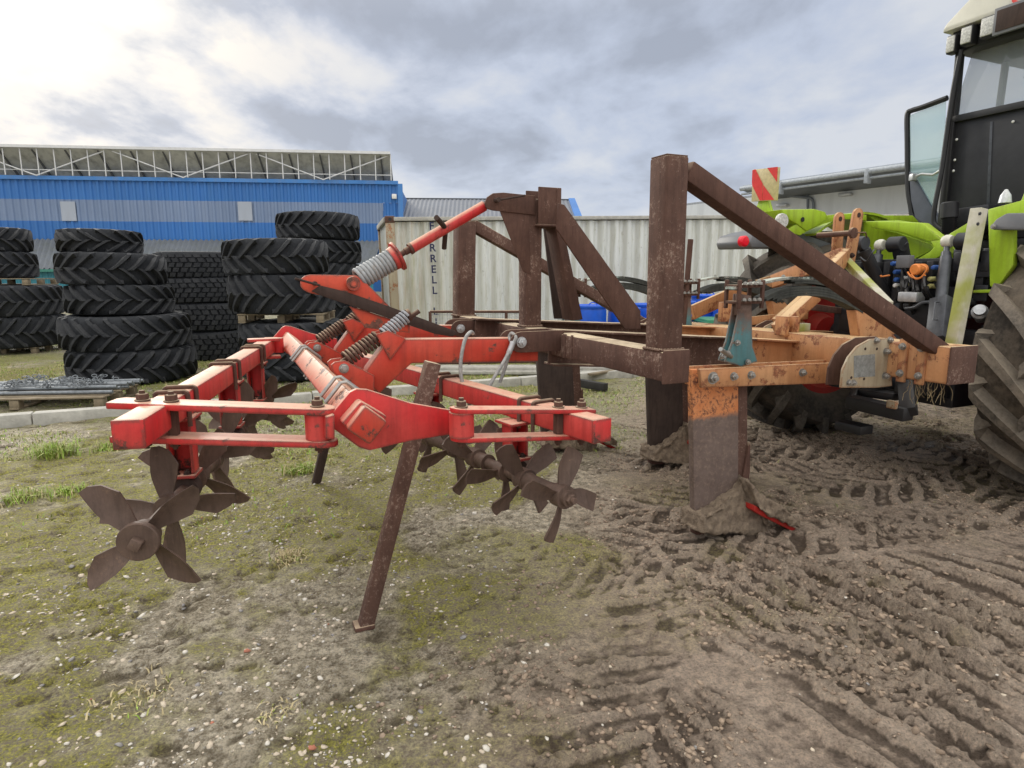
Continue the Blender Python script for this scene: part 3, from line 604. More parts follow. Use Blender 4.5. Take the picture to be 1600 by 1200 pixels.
# ---- red arms with elbow, gusset, side plates and trip springs
uvz = lambda p_, v=.98: (uv(mv(*p_, v))[0], uv(mv(*p_, v))[2])
ARM = [uvz(p) for p in ((604,530),(626,529),(836,527),(836,563),(640,566),(590,613),(567,590),(572,574))]
GUS = [uvz(p) for p in ((584,521),(603,515),(630,528),(606,561))]
SID = [uvz(p) for p in ((514,568),(520,563),(536,561),(581,584),(581,611),(566,611),(545,602),(518,580))]
S1 = [uvz(p) for p in ((541,561),(590,528))]; S2 = [uvz(p) for p in ((600,522),(636,493))]; S3 = uvz((655,486)); PV = uvz((534,573))
def upts(L, v): return [M(a, v, z) for a, z in L]
for vv in (.98, 1.93):
    o = MB().prism(upts(ARM, vv-.045), TX*.09, .006).build('swing_arm', MT['redworn'], mach)
    gb = MB()
    for dv in (-.056, .046): gb.mark().prism(upts(GUS, vv+dv), TX*.010, .002)
    gb.each('gusset', MT['redworn'], o)
    sb = MB()
    for dv in (-.062, .050): sb.mark().prism(upts(SID, vv+dv), TX*.012, .002)
    sb.each('side_plate', MT['redworn'], o)
    pb = MB().bolt(M(PV[0], vv-.063, PV[1]), -TX, .016, .014); pb.cyl(M(PV[0], vv-.05, PV[1]), M(PV[0], vv+.05, PV[1]), .011); pb.build('pivot_bolt', MT['bolt'], o)
    a, b_ = upts(S1, vv); c_, d_ = upts(S2, vv); e_ = M(S3[0], vv, S3[1])
    sp1 = MB().coil(a, b_, .033, .0078, 9.5).build('lower_spring', MT['rust'], mach)
    MB().coil(c_, d_, .029, .0068, 8.5).build('upper_spring', MT['spring'] if vv < 1.5 else MT['rust'], mach)
    rb = MB().cyl(a-(b_-a)*.15, e_, .012); rb.cyl(d_, d_+(e_-d_)*.25, .03); rb.build('spring_rod', MT['rust'], mach)
# ---- centre beam turned on edge, with diamond end plates
cb0 = mv(566, 656, .10); u_c, _, z_c = uv(cb0); cbx = MB().beam(M(u_c, .0, z_c), M(u_c, 3.0, z_c+.02), .10, .10, rot=math.radians(40), bev=.012)
cbm = cbx.build('centre_beam', MT['redworn'], mach)
ep = [(546,612),(556,607),(573,608),(640,629),(714,642),(716,676),(640,688),(577,703),(560,698),(519,668),(514,650)]
pl_ = MB(); vprism(pl_, ep, .12, .022, .004); pl_.build('end_plate', red, mach)
pts_n = [uv(p) for p in vp(ep, .12)]
pl_ = MB().prism([M(2*u_c-a if False else a, 2.93, z+.02) for a, _, z in pts_n], TX*.02, .004); pl_.build('end_plate', red, mach)
dm = MB(); vprism(dm, [(561,624),(602,648),(571,690),(531,658)], .075, .07, .008); dm.build('diamond_cap', red, mach)
ub = MB()
for px, py in ((503,585),(522,603)):
    pass
for v in (.42, .56, 1.75, 1.86):
    R_ = Matrix.Rotation(math.radians(40), 3, TX); c_ = M(u_c, v, z_c+.008); hs = .062
    y_ = R_@FX; z_ = R_@ZZ; y_, z_ = V3(y_), V3(z_)
    pts = [c_+y_*hs-z_*.09, c_+y_*hs+z_*(hs-.015), c_+y_*(hs-.015)+z_*hs, c_-y_*(hs-.015)+z_*hs, c_-y_*hs+z_*(hs-.015), c_-y_*hs-z_*.05]
    ub.mark().tube(pts, .0085, 8)
    pts = [c_-y_*hs-z_*.05, c_-y_*(hs)-z_*hs]
ub.each('u_bolt', MT['bolt'], cbm)
# ---- link plates at both ends of the roller beams
def linkset(L, zl, Rt, zr, w, th, gap, boltpos, sgn):
    """pair of flat bars, one above the other; L, R = front top edge in the picture"""
    a = g(*L, zl); b_ = g(*Rt, zr); d = (b_-a).normalized(); side = ZZ.cross(d).normalized()     # towards +Y-ish
    n_ = []
    for k in range(7):
        t = -math.pi/2+math.pi*k/6; n_.append((math.cos(t)*w/2, math.sin(t)*w/2))
    L_ = (b_-a).length
    for lvl in (0, 1):
        base = a-ZZ*(gap*lvl+th)
        if sgn > 0: out = [(0, 0), (L_-w/2, 0)]+[(L_-w/2+x, w/2+y) for x, y in n_[1:-1]]+[(L_-w/2, w), (.02, w), (0, w*.75)]
        else: out = [(L_, 0), (L_, w*.75), (L_-.02, w), (w/2, w)]+[(w/2-x, w/2+y) for x, y in n_[::-1][1:-1]]+[(w/2, 0)]
        pts = [base+d*x+side*y for x, y in out]
        MB().prism(pts, ZZ*th, .004).build('link_plate', red, mach)
    bo = MB(); sh = MB()
    for t, full in boltpos:
        p = a+d*(L_*t)+side*w*.5; bo.bolt(p+ZZ*.002, ZZ, .017, .020); bo.bolt(p-ZZ*(gap+th+.003), -ZZ, .014, .014)
        if full == 2: sh.cyl(p-ZZ*(gap+.002), p-ZZ*(th-.002), .045, n=24)
        elif full: bo.box(p-ZZ*(gap/2+th/2), (.03, .03, gap-th), (d, side, ZZ), .003)
    bo.each('link_bolt', rust, mach)
    if sh.v: sh.build('pivot_tube', red, mach)
    return a, b_, d, side
La, Lb, Ld, Ls = linkset((164,629), 1.09, (523,641), 1.045, .10, .022, .115, ((.13,1),(.255,1),(.91,2)), 1)
Ra, Rb, Rd, Rs = linkset((711,640), 1.035, (932,640), .975, .085, .018, .105, ((.07,2),(.75,1),(.93,1)), -1)
q = MB(); vprism(q, [(506,648),(520,644),(520,683),(506,681)], .12, .09, .004); q.build('pivot_lug', red, mach)
# ---- roller beams and star-wheel gangs
def star(c, ax, r, ph, mat, parent, hub=.046, bw_=.030, tip=1.0, tws=1):
    """cast star wheel: four curved twisted blades"""
    x, y, d = MB().frame(ax); mb = MB()
    for k in range(4):
        t = ph+k*math.pi/2; er = x*math.cos(t)+y*math.sin(t); et = -x*math.sin(t)+y*math.cos(t)
        rows = []; n_ = 10
        for i in range(n_):
            s = i/(n_-1); w = bw_*(.55+.45*min(1, s*2.0)); sweep = .030*s*s; tw = tws*(.62-.30*s); row = []
            tipk = max(0, (s-.62)/.38)
            for q_, cup, ext in ((-w, .0, .09), (-w*.35, .007, .07), (w*.4, .008, -.05), (w, 0, -.30)):
                rr = .033+(r*(1+ext*tip)-.033)*s; cdir = et*math.cos(tw)+d*math.sin(tw)
                qq = q_*(1-(.12*tipk**2 if q_ > 0 else .0)); row.append(er*rr+et*sweep+cdir*qq+d*(cup*(1 if s > .1 else 0)))
            rows.append(row)
        th = d*.0045; vs = []; fs = []
        for row in rows:
            vs += [c+p-th for p in row]+[c+p+th for p in row[::-1]]
        for i in range(n_-1):
            for j in range(8): fs.append((i*8+j, i*8+(j+1) % 8, (i+1)*8+(j+1) % 8, (i+1)*8+j))
        fs += [tuple(range(7, -1, -1)), tuple(range((n_-1)*8, n_*8))]
        mb.add(vs, fs)
    mb.lathe(c-d*.028, d, [(0, .02), (0, hub), (.056, hub), (.056, .02)], 28)
    return mb.build('star_wheel', mat, parent, sharp=45)
def gang(p0, p1, zrot, stars, hangers, r, ph0, off, ubs, tw=.092, bw_=.036, sleeves=(), tip=1.0, tws=1):
    bm_ = MB().beam(p0, p1, tw, tw, bev=.009).build('roller_beam', red, mach)
    ax = (p1-p0); ax.z = 0; L_ = ax.length; ax.normalize(); side = ZZ.cross(ax)
    MB().box(p0-ax*.002, (.006, tw*.98, tw*.98), (ax, side, ZZ), .006).build('end_cap', red, bm_)
    h0 = V3((p0.x, p0.y, zrot))+off
    axle = MB().cyl(h0-ax*.02, h0+ax*(L_-.1), .024, n=18)
    for s0, s1 in sleeves: axle.lathe(h0+ax*s0, ax, [(0, .030), (0, .040), ((s1-s0)*.25, .033), ((s1-s0)*.75, .033), (s1-s0, .040), (s1-s0, .03)], 24)
    axo = axle.build('axle', MT['blade'], mach)
    for i, s in enumerate(stars): star(h0+ax*s, ax, r, ph0+i*.62, MT['blade'], axo, bw_=bw_, tip=tip, tws=tws)
    for s in hangers:
        bt = p0+ax*s; top = V3((bt.x, bt.y, p0.z+(p1.z-p0.z)*s/L_-tw/2)); zb = zrot+.055; mb = MB()
        cH = V3((top.x+off.x*.6, top.y+off.y*.6, 0))+ax*0
        hgt = top.z-zb; cc = V3((cH.x, cH.y, (top.z+zb)/2))
        mb.box(cc+side*0.0+ax*.035, (.009, .085, hgt), (ax, side, ZZ), .002); mb.box(cc+side*.040, (.075, .009, hgt-.01), (ax, side, ZZ), .002); mb.box(cc-side*.040, (.075, .009, hgt-.02), (ax, side, ZZ), .002)
        mb.box(V3((cc.x, cc.y, top.z-.006)), (.13, .125, .012), (ax, side, ZZ), .003); mb.box(V3((cc.x, cc.y, zb+.004)), (.11, .105, .012), (ax, side, ZZ), .003)
        o = mb.build('hanger', red, mach)
        b2_ = MB(); b2_.bolt(V3((cc.x, cc.y, zb+.01))-ax*.03-side*.02, ZZ, .010, .010); b2_.bolt(V3((cc.x, cc.y, zb+.01))-ax*.03+side*.02, ZZ, .010, .010)
        b2_.lathe(V3((cc.x, cc.y, zrot))-ax*.03, ax, [(0, .03), (0, .052), (.06, .052), (.06, .03)], 24); b2_.build('bearing', MT['rustd'], o)
    ubm = MB()
    for s in ubs:
        c_ = p0+ax*s; ubm.ubolt(V3((c_.x, c_.y, p0.z+(p1.z-p0.z)*s/L_)), ax, side, tw/2+.009, tw/2+.009, .075, .0085)
    ubm.each('u_bolt', MT['rust'], bm_)
    return bm_, h0, ax
p0 = g(201, 679, 1.03); p1 = g(424, 537, 1.03)
gang(p0, p1, .70, (0.0, .26, .60, .84, 1.12, 1.40, 1.70, 1.98, 2.25), (.47, 1.28, 1.98), .205, .80, V3((.0, .02, 0)), (.42, .53, 1.20, 1.31, 1.92, 2.02), sleeves=((.62,.83),(1.14,1.38)))
# square nut on the nearest hub
hn = g(208, 836, .70); ax_l = (p1-p0); ax_l.z = 0; ax_l.normalize(); h0 = V3((p0.x, p0.y+.02, .70))
nb = MB(); nb.lathe(h0-ax_l*.050, ax_l, [(0, .02), (0, .058), (.004, .061), (.022, .061), (.022, .03)], 36); x_, y_, d_ = nb.frame(ax_l)
xr = (x_*.87+y_*.5); yr = d_.cross(xr); nb.box(h0-ax_l*.062, (.034, .034, .028), (xr, yr, d_), .004); nb.build('hub_nut', MT['blade'], mach)
p0 = g(940, 673, .925); p1a = g(640, 585, .93); dirr = (p1a-p0).normalized(); p1 = p0+dirr*2.6
gang(p0, p1, .655, (0.0, .25, .40, .64, .86, 1.10, 1.38, 1.66, 1.95, 2.2), (.42, 1.22, 2.0), .185, .20, V3((-.085, -.04, 0))+dirr*.10, (.36, .46, 1.16, 1.26), sleeves=((.03,.24),(.53,.76),(.82,1.08)), bw_=.037, tip=.35, tws=-1)
ax_r = V3((dirr.x, dirr.y, 0)).normalized(); h0 = V3((p0.x, p0.y, .655))+V3((-.085, -.04, 0))+dirr*.10
nb = MB(); nb.cyl(h0-ax_r*.05, h0, .032, n=20); nb.cyl(h0-ax_r*.064, h0-ax_r*.04, .023, n=6, bev=.003); nb.cyl(h0-ax_r*.078, h0-ax_r*.06, .012, n=12); nb.build('hub_nut', MT['blade'], mach)
# far links, small
for vv, px in ((2.9, 0),):
    q = MB(); c_ = g(402, 530, 1.06)
    q.box(g(412, 531, 1.08), (.20, .09, .02), (FX, TX, ZZ)); q.box(g(412, 531, 1.08)-ZZ*.115, (.20, .09, .02), (FX, TX, ZZ)); q.cyl(g(433, 528, 1.08)-ZZ*.1, g(433, 528, 1.08), .04); q.build('link_plate', red, mach)
# ---- parking stands
f0 = g(568, 974, .0); v_s = uv(f0)[1]; top_ = mv(676, 566, v_s)
st = MB().beam(V3((f0.x, f0.y, gz(f0.x, f0.y)-.02)), top_, .062, .062, up=TX, bev=.006).build('parking_stand', MT['rustp'], mach)
MB().box(V3((f0.x, f0.y, gz(f0.x, f0.y)+.012)), (.085, .075, .02), (FX, TX, ZZ), .004).build('foot', MT['rust'], st)
f1_ = M(-3.22, 2.55, 0.0); MB().beam(f1_, M(-2.92, 2.55, 1.10), .06, .06, up=TX, bev=.006).build('parking_stand', rd, mach)
MB().cyl(mv(1067, 515, 1.95), mv(1079, 374, 1.95), .022, n=12).build('stand_rod', MT['rust'], mach)
mp_ = MB().beam(mv(1487, 552, .16), mv(1530, 326, .16), .062, .062, up=TX, bev=.004).build('stand_bar', MT['mossy'], mach)
hb = MB()
for p_ in ((1530, 334), (1527, 350)): c_ = mv(*p_, .125); hb.mark().cyl(c_, c_-TX*.0065, .009, n=12)
hb.each('hole', MT['black'], mp_)
# ---- top linkage
VL = 1.42; lv = MB()
lever = [(500,446),(538,455),(606,478),(652,495),(711,517),(716,521),(706,526),(680,522),(595,493),(510,465),(486,455)]
for dv in (-.066, .066): vprism(lv, lever, VL+dv, .012)
lv.each('lever', MT['rustd'], mach)
rb_ = MB()
for dv in (-.045, .045): vprism(rb_, [(469,442),(471,435),(476,431),(484,429),(556,430),(566,436),(610,480),(570,482),(505,462),(484,458),(474,453),(470,448)], VL+dv, .014)
rb_.each('lever_bracket', MT['redrust'], mach)
b3 = MB()
for dv in (-.045, .045): vprism(b3, [(545,478),(560,482),(640,508),(640,520),(570,512)], VL+dv, .012)
b3.each('lever_foot', MT['redrust'], mach)
pv = MB(); c_ = mv(548, 443, VL); pv.lathe(c_-TX*.085, TX, [(0, .010), (0, .036), (.02, .038), (.15, .038), (.17, .036), (.17, .01)], 28); pv.lathe(c_-TX*.095, TX, [(0, .008), (0, .018), (.02, .018)], 16); pv.build('trunnion', MT['redworn'], mach)
pn = MB(); c_ = mv(492, 443, VL-.08); pn.cyl(c_-TX*.02, c_+TX*.2, .011); pn.tube([mv(461, 435, VL-.12), mv(475, 439, VL-.11), mv(500, 446, VL-.1)], .006); pn.build('hitch_pin', MT['rustd'], mach)
A_ = mv(548, 443, VL); B_ = mv(768, 315, VL); D_ = (B_-A_).normalized(); Lk = (B_-A_).length
def on(px, py): q = mv(px, py, VL); return A_+D_*((q-A_).dot(D_))
s0, s1 = on(558, 432), on(613, 404)
MB().coil(s0, s1, .052, .0105, 10.5, 10).build('main_spring', rusty('worn_white_spring_paint', (.27,.285,.295), (.40,.42,.43), (.22,.15,.10), sp=.60, rough=.55), mach)
MB().cyl(on(548, 440), on(642, 388), .016).build('link_rod', MT['rust'], mach)
fl = MB(); x_, y_, d_ = fl.frame(D_); c_ = on(616, 403); fl.lathe(c_-D_*.02, D_, [(0, .03), (0, .062), (.03, .066), (.034, .082), (.046, .084), (.05, .03)], 32); fl.build('spring_collar', red, mach)
tbm = MB(); c_ = on(640, 390); e_ = on(757, 322); tbm.cyl(c_, e_, .030, n=24, bev=.003); tbm.build('top_link_tube', red, mach)
tb2 = MB(); tb2.cyl(on(633, 394), on(645, 387), .020, n=16); tb2.cyl(on(640, 390), on(644, 388), .032); tb2.cyl(on(755, 323), on(770, 314), .017); tb2.build('link_end', MT['rust'], mach)
hd = MB(); c_ = on(697, 358); hd.cyl(c_-D_.cross(TX)*0+TX*.0, mv(682, 340, VL-.14), .0145); hd.cyl(c_, mv(694, 388, VL+.08), .0145); hd.build('tommy_bar', MT['rustd'], mach)
# ---- wire rope looped over the near arm
def curve(pts, n_=8):
    out = []; P = [pts[0]]+pts+[pts[-1]]
    for i in range(1, len(P)-2):
        for k in range(n_):
            t = k/n_; a, b_, c_, d_ = P[i-1], P[i], P[i+1], P[i+2]
            out.append(.5*((2*b_)+(c_-a)*t+(2*a-5*b_+4*c_-d_)*t*t+(3*b_-a-3*c_+d_)*t*t*t))
    return out+[pts[-1]]
Vr = .90
ro = MB().tube(curve([mv(739,521,1.0), mv(735,519,Vr), mv(727,530,Vr-.01), mv(721,556,Vr-.02), mv(720,585,Vr-.03), mv(728,615,Vr-.04), mv(738,640,Vr-.05), mv(752,626,Vr-.05), mv(772,590,Vr-.04), mv(790,560,Vr-.02), mv(799,540,Vr), mv(806,528,Vr), mv(800,521,Vr+.03), mv(796,527,Vr+.04), mv(799,540,Vr+.01), mv(790,572,Vr+.02), mv(781,598,Vr+.03)]), .0095, 8).build('wire_rope', MT['cable'], mach)
MB().cyl(mv(795,552,Vr-.003), mv(802,534,Vr-.003), .015, n=16).build('ferrule', MT['galv'], ro)
# ================================================================== leg units (leg, side bar, disc plate, spring, trip bracket)
Vb = .62
def P_(L, v): return [(uv(mv(a, b_, v))[0], uv(mv(a, b_, v))[2]) for a, b_ in L]
LEG = P_([(1078,577),(1150,577),(1150,770),(1082,812)], .70); EDGE = P_([(1150,588),(1166,588),(1166,745),(1150,771)], .70)
SHO = P_([(1082,812),(1098,800),(1150,771),(1166,760),(1168,812),(1150,833),(1083,834)], .70)
BAR = P_([(1093,577),(1322,566),(1318,598),(1096,606)], Vb); DSK = P_([(1314,606),(1317,578),(1326,558),(1340,541),(1360,530),(1393,528),(1394,603),(1370,606)], .33)
BR_ = P_([(1151,459),(1167,462),(1169,540),(1177,564),(1152,571),(1126,564),(1138,532),(1147,489)], .70)
TRU = P_([(1328,484),(1352,484),(1394,529),(1336,535)], .70)
SPL = P_([(1186,464),(1220,450),(1264,447),(1300,454),(1332,470),(1352,484)], .70); SPU = P_([(1142,448),(1186,440),(1224,433),(1262,433),(1298,441),(1332,458),(1350,470)], .70)
CLP = P_([(1163,447),(1163,472)], .70)
BOL = [(P_([(x, y)], Vb)[0]) for x, y in ((1111,590),(1146,588),(1173,586),(1253,582),(1297,580))]
DBO = [(P_([(x, y)], .33)[0]) for x, y in ((1369,532),(1390,531),(1384,549),(1382,587),(1326,598),(1333,598))]
HEAP = P_([(1086,829),(1092,806),(1120,792),(1150,770),(1168,746),(1176,756),(1180,790),(1196,815),(1192,836),(1176,842),(1160,832),(1120,830)], .62)
WING = P_([(1168,752),(1178,765),(1205,785),(1236,808),(1235,817),(1212,812),(1190,800),(1172,790)], .58)
def unit(du, dv, lmat):
    def T(L, v): return [M(a+du, v+dv, z) for a, z in L]
    leg = MB().prism(T(LEG, .68), TX*.045, .004).build('leg', lmat, mach)
    MB().prism(T(EDGE, .69), TX*.028, .003).build('wear_shin', MT['rustp'], leg)
    MB().prism(T(SHO, .675), TX*.055, .006).build('shoe', MT['rust'], leg)
    # wing share, caked with soil
    e = [M(a+du, v+dv, z) for a, v, z in ((-1.02,.66,.25),(-.78,.55,.04),(-.60,.58,.055),(-.80,.76,.27))]
    wg = MB().prism([M(a+du, .53+dv, z) for a, z in P_([(1180,790),(1192,797),(1249,829),(1236,829),(1190,806),(1178,798)], .53)], TX*.08, .002); wg.build('wing_share', MT['redrim'], leg)
    for (poly, v0_, v1_, sd_) in ((HEAP, .575, .77, 1), (WING, .50, .66, 2)):
        bm = bmesh.new(); lo_ = [bm.verts.new(M(a+du, v0_+dv+(.05 if z > .2 else 0), z)) for a, z in poly]; hi_ = [bm.verts.new(M(a+du, v1_+dv, z)) for a, z in poly]; k_ = len(poly)
        bm.faces.new(lo_[::-1]); bm.faces.new(hi_)
        for i in range(k_): bm.faces.new((lo_[i], lo_[(i+1) % k_], hi_[(i+1) % k_], hi_[i]))
        bmesh.ops.triangulate(bm, faces=bm.faces); bmesh.ops.recalc_face_normals(bm, faces=bm.faces)
        for _ in range(4): bmesh.ops.subdivide_edges(bm, edges=[e for e in bm.edges if e.calc_length() > .014], cuts=1, use_grid_fill=True); bmesh.ops.triangulate(bm, faces=bm.faces)
        for _ in range(3): bmesh.ops.smooth_vert(bm, verts=bm.verts, factor=.5, use_axis_x=True, use_axis_y=True, use_axis_z=True)
        bm.normal_update()
        for vv_ in bm.verts: vv_.co += vv_.normal*((mnoise.fractal(vv_.co*28, 1.0, 2.0, 4)*.014)+mnoise.noise(vv_.co*9)*.012)
        MB().addbm(bm).build('caked_soil', MT['mud'], leg, sharp=70)
    MB().prism([M(-.98+du,.675+dv,.33), M(-.955+du,.675+dv,.50), M(-.94+du,.675+dv,.52), M(-.93+du,.675+dv,.34), M(-.94+du,.675+dv,.22), M(-.98+du,.675+dv,.2)], TX*.03, .003).build('shin_tip', MT['rust'], leg)
    bar = MB().prism(T(BAR, Vb), TX*.022, .003); bar.prism(T(BAR, Vb+.12), TX*.022, .003); bar = bar.build('side_bar', org, mach)
    pl = MB().prism(T(P_([(1093,578),(1118,577),(1119,604),(1096,606)], Vb-.012), Vb-.014), TX*.012, .002).build('pin_plate', MT['orange'], bar)
    bb = MB()
    for i, (a, z) in enumerate(BOL): bb.bolt(M(a+du, Vb+dv-(.014 if i == 0 else 0), z), -TX, .024 if i == 0 else .017, .018)
    bb.each('bolt', MT['bolt'], bar)
    dk = MB().prism(T(DSK, .33), TX*.014, .003); MB().prism(T([(a+.012, z) for a, z in DSK], .43), TX*.014, .003).build('disc_plate', MT['rust'], mach); dk.box(M(-.40+du, .40+dv, 1.03), (.10, .13, .12), (FX, TX, ZZ), .004); dk = dk.build('disc_plate', MT['disc'], mach)
    bb = MB()
    for i, (a, z) in enumerate(DBO): bb.bolt(M(a+du, .33+dv, z), -TX, .015 if i in (2, 3) else .013, .02 if i in (2,3) else .012)
    bb.each('bolt', MT['bolt'], dk)
    hh = MB()
    for x, y in ((1352,545),(1344,558),(1330,590),(1362,583),(1370,545),(1350,592)):
        a, z = P_([(x, y)], .33)[0]; hh.mark().cyl(M(a+du, .331+dv, z), M(a+du, .3285+dv, z), .008, n=12)
    hh.each('hole', MT['rustd'], dk)
    tr = MB().prism(T(BR_, .665), TX*.012, .002); tr.prism(T(BR_, .715), TX*.012, .002); tr.prism(T([(a, z) for a, z in (BR_[0], BR_[1], (BR_[1][0], BR_[1][1]-.12), (BR_[0][0], BR_[0][1]-.12))], .668), TX*.055, .002)
    tr = tr.build('trip_bracket', MT['tealr'], mach)
    tb_ = MB()
    for x, y in ((1155,536),(1131,557),(1171,566),(1140,553)): a, z = P_([(x, y)], .64)[0]; tb_.bolt(M(a+du, .654+dv, z), -TX, .012, .012)
    tb_.cyl(M(P_([(1122,545)],.62)[0][0]+du, .60+dv, P_([(1122,545)],.62)[0][1]), M(P_([(1135,556)],.7)[0][0]+du, .66+dv, P_([(1135,556)],.7)[0][1]), .012); tb_.each('bolt', MT['bolt'], tr)
    # clamp block
    ca, cz = CLP[0]; ca2, cz2 = CLP[1]; cm = MB(); cc = M((ca+ca2)/2+du, .70+dv, (cz+cz2)/2)
    for z in (cz, cz2): cm.box(M((ca+ca2)/2+du, .70+dv, z), (.19, .11, .016), (FX, TX, ZZ), .003)
    for s_ in (-1, 1): cm.box(cc+FX*(.085*s_)-TX*.05, (.02, .018, .16), (FX, TX, ZZ), .003); cm.box(cc+FX*(.085*s_)+TX*.05, (.02, .018, .16), (FX, TX, ZZ), .003)
    cm = cm.build('spring_clamp', MT['rust'], mach)
    cbb = MB()
    for i in range(4): cbb.bolt(M((ca+ca2)/2+du-.055+.037*i, .64+dv, cz+.009), ZZ, .010, .01); cbb.bolt(M((ca+ca2)/2+du-.055+.037*i, .64+dv, cz2+.009), ZZ, .010, .01)
    cbb.each('bolt', MT['bolt'], cm)
    # leaf packs
    def leafpack(L, n_, th, mat, w=.07):
        P = curve([M(a+du, .70+dv, z) for a, z in L], 6); mb = MB()
        for k in range(n_):
            lo_ = int(len(P)*.05*k); Q = [p-ZZ*(th*1.12*k) for p in P[lo_:len(P)-lo_]]; vs = []; fs = []
            for i, p in enumerate(Q):
                for s_, t_ in ((-1, 0), (1, 0), (1, -1), (-1, -1)): vs.append(p+TX*(s_*w/2)+ZZ*(t_*th))
            for i in range(len(Q)-1):
                for j in range(4): fs.append((i*4+j, i*4+(j+1) % 4, (i+1)*4+(j+1) % 4, (i+1)*4+j))
            fs += [(3, 2, 1, 0), tuple(range(len(vs)-4, len(vs)))]; mb.add(vs, fs)
        return mb.build('leaf_spring', mat, mach, sharp=25)
    leafpack(SPL, 4, .013, MT['leaf'], .085); leafpack(SPU[:4], 1, .014, MT['pale'], .085); leafpack(SPU[2:], 3, .012, MT['leaf'], .085)
    for a, z in (SPU[1], SPU[2]): MB().bolt(M(a+du, .70+dv, z), ZZ, .009, .008).build('rivet', MT['bolt'], mach)
    MB().prism(T(TRU, .66), TX*.07, .006).build('spring_anchor', org, mach)
unit(0, 0, MT['shank']); unit(.62, 1.28, MT['legdark']); unit(.02, 2.0, MT['legdark'])
# ---- headstock: upright hitch lugs, struts
hs = MB()
for v in (1.28, 1.43):
    pass
VH = 1.25
def strut(p_, q_, v0, v1, w, h, mat=org, name='headstock_strut'): MB().beam(mv(*p_, v0), mv(*q_, v1), w, h, bev=.004).build(name, mat, mach)
for (a, b_) in (((1313,342),(1308,408)), ((1342,336),(1328,412))):
    dv = 0 if a[0] > 1330 else .16; c0 = mv(*a, VH+dv); c1 = mv(*b_, VH+dv); x_ = (c1-c0).normalized(); y_ = TX.cross(x_).normalized(); mb = MB(); pts = []
    w = .05
    for k in range(9): t = math.pi*k/8; pts.append(c0+y_*(w*math.cos(t))-x_*(w*math.sin(t)))
    pts += [c1-y_*w, c1+y_*w]; mb.prism(pts, TX*.022, .003); o = mb.build('hitch_lug', org, mach)
    mb = MB().cyl(c0-TX*.001, c0-TX*.003, .018, n=16); mb.bolt(c1-x_*.06-TX*.002, -TX, .014); mb.build('bolt', MT['rustd'], o)
pn = MB(); c_ = mv(1333, 364, VH-.08); pn.cyl(c_, c_+TX*.30, .02); pn.lathe(c_-TX*.01, TX, [(0,.01),(0,.038),(.02,.038),(.02,.01)], 20); pn.tube([c_-TX*.03, c_-TX*.06+FX*.05, c_-TX*.04+FX*.09-ZZ*.03], .005); pn.build('top_link_pin', MT['rust'], mach)
strut((1318,398),(1208,440), VH+.02, 1.95, .05, .11); strut((1322,400),(1298,424), VH, .9, .05, .11); strut((1322,408),(1388,478), VH, .5, .05, .055, MT['mossy'])
strut((1272,462),(1215,515), 1.15, 1.15, .09, .075); strut((1254,468),(1212,505), 1.5, 1.5, .05, .075)
strut((1082,488),(1152,457), 2.2, 2.2, .04, .12); strut((1150,457),(1240,428), 2.2, 2.2, .04, .10); strut((1140,505),(1260,492), 1.95, 1.95, .04, .07)
strut((1270,480),(1330,488), 1.6, 1.6, .05, .05, MT['rust'])
q = MB().box(mv(1137,487,2.0), (.16, .05, .16), (FX, TX, ZZ), .004); q = q.build('lug_plate', org, mach)
for px in (1222, 1238): MB().box(mv(px, 509, 1.1), (.03, .10, .13), (FX, TX, ZZ), .004).build('clevis', org, mach)
MB().box(mv(1250, 512, 1.12), (.12, .07, .06), (FX, TX, ZZ), .004).build('valve_block', MT['mossy'], mach)
strut((1393,505),(1350,512), .9, .9, .05, .10); MB().box(mv(1385,505,.75), (.10,.10,.14), (FX,TX,ZZ), .005).build('clevis', org, mach)
MB().beam(M(-.0, 1.15, .86), M(.42, 1.15, .80), .30, .05).build('lower_crossbar', MT['blackpaint'], mach)

# worn rectangular sticker patch on the near disc plate, weld beads round the posts
q_ = [(1334,556),(1367,553),(1367,588),(1334,590)]; MB().prism([p-TX*.0016 for p in vp(q_, .33)], TX*.0012, 0).build('worn_label', simple('worn_grey_label', (.27,.28,.27), .6, 0, .35, 40), mach)
def weld(c, ax_, ay_, hx, hy):
    P = []
    for (a, b_, c2, d2) in ((-1,-1,1,-1),(1,-1,1,1),(1,1,-1,1),(-1,1,-1,-1)):
        for k in range(14):
            t = k/14; P.append(c+ax_*(hx*(a+(c2-a)*t))+ay_*(hy*(b_+(d2-b_)*t)))
    P.append(P[0]); r_ = [.0055+.002*(i % 2)+.001*random.random() for i in range(len(P))]
    MB().tube(P, r_, 6).build('weld_bead', rust, mach)
weld(M(UX, .10, ZT+.062), FX, TX, .060, .058); weld(M(UX, 1.42, ZT+.066), FX, TX, .055, .055); weld(M(UX, 2.62, ZT+.064), FX, TX, .073, .073)
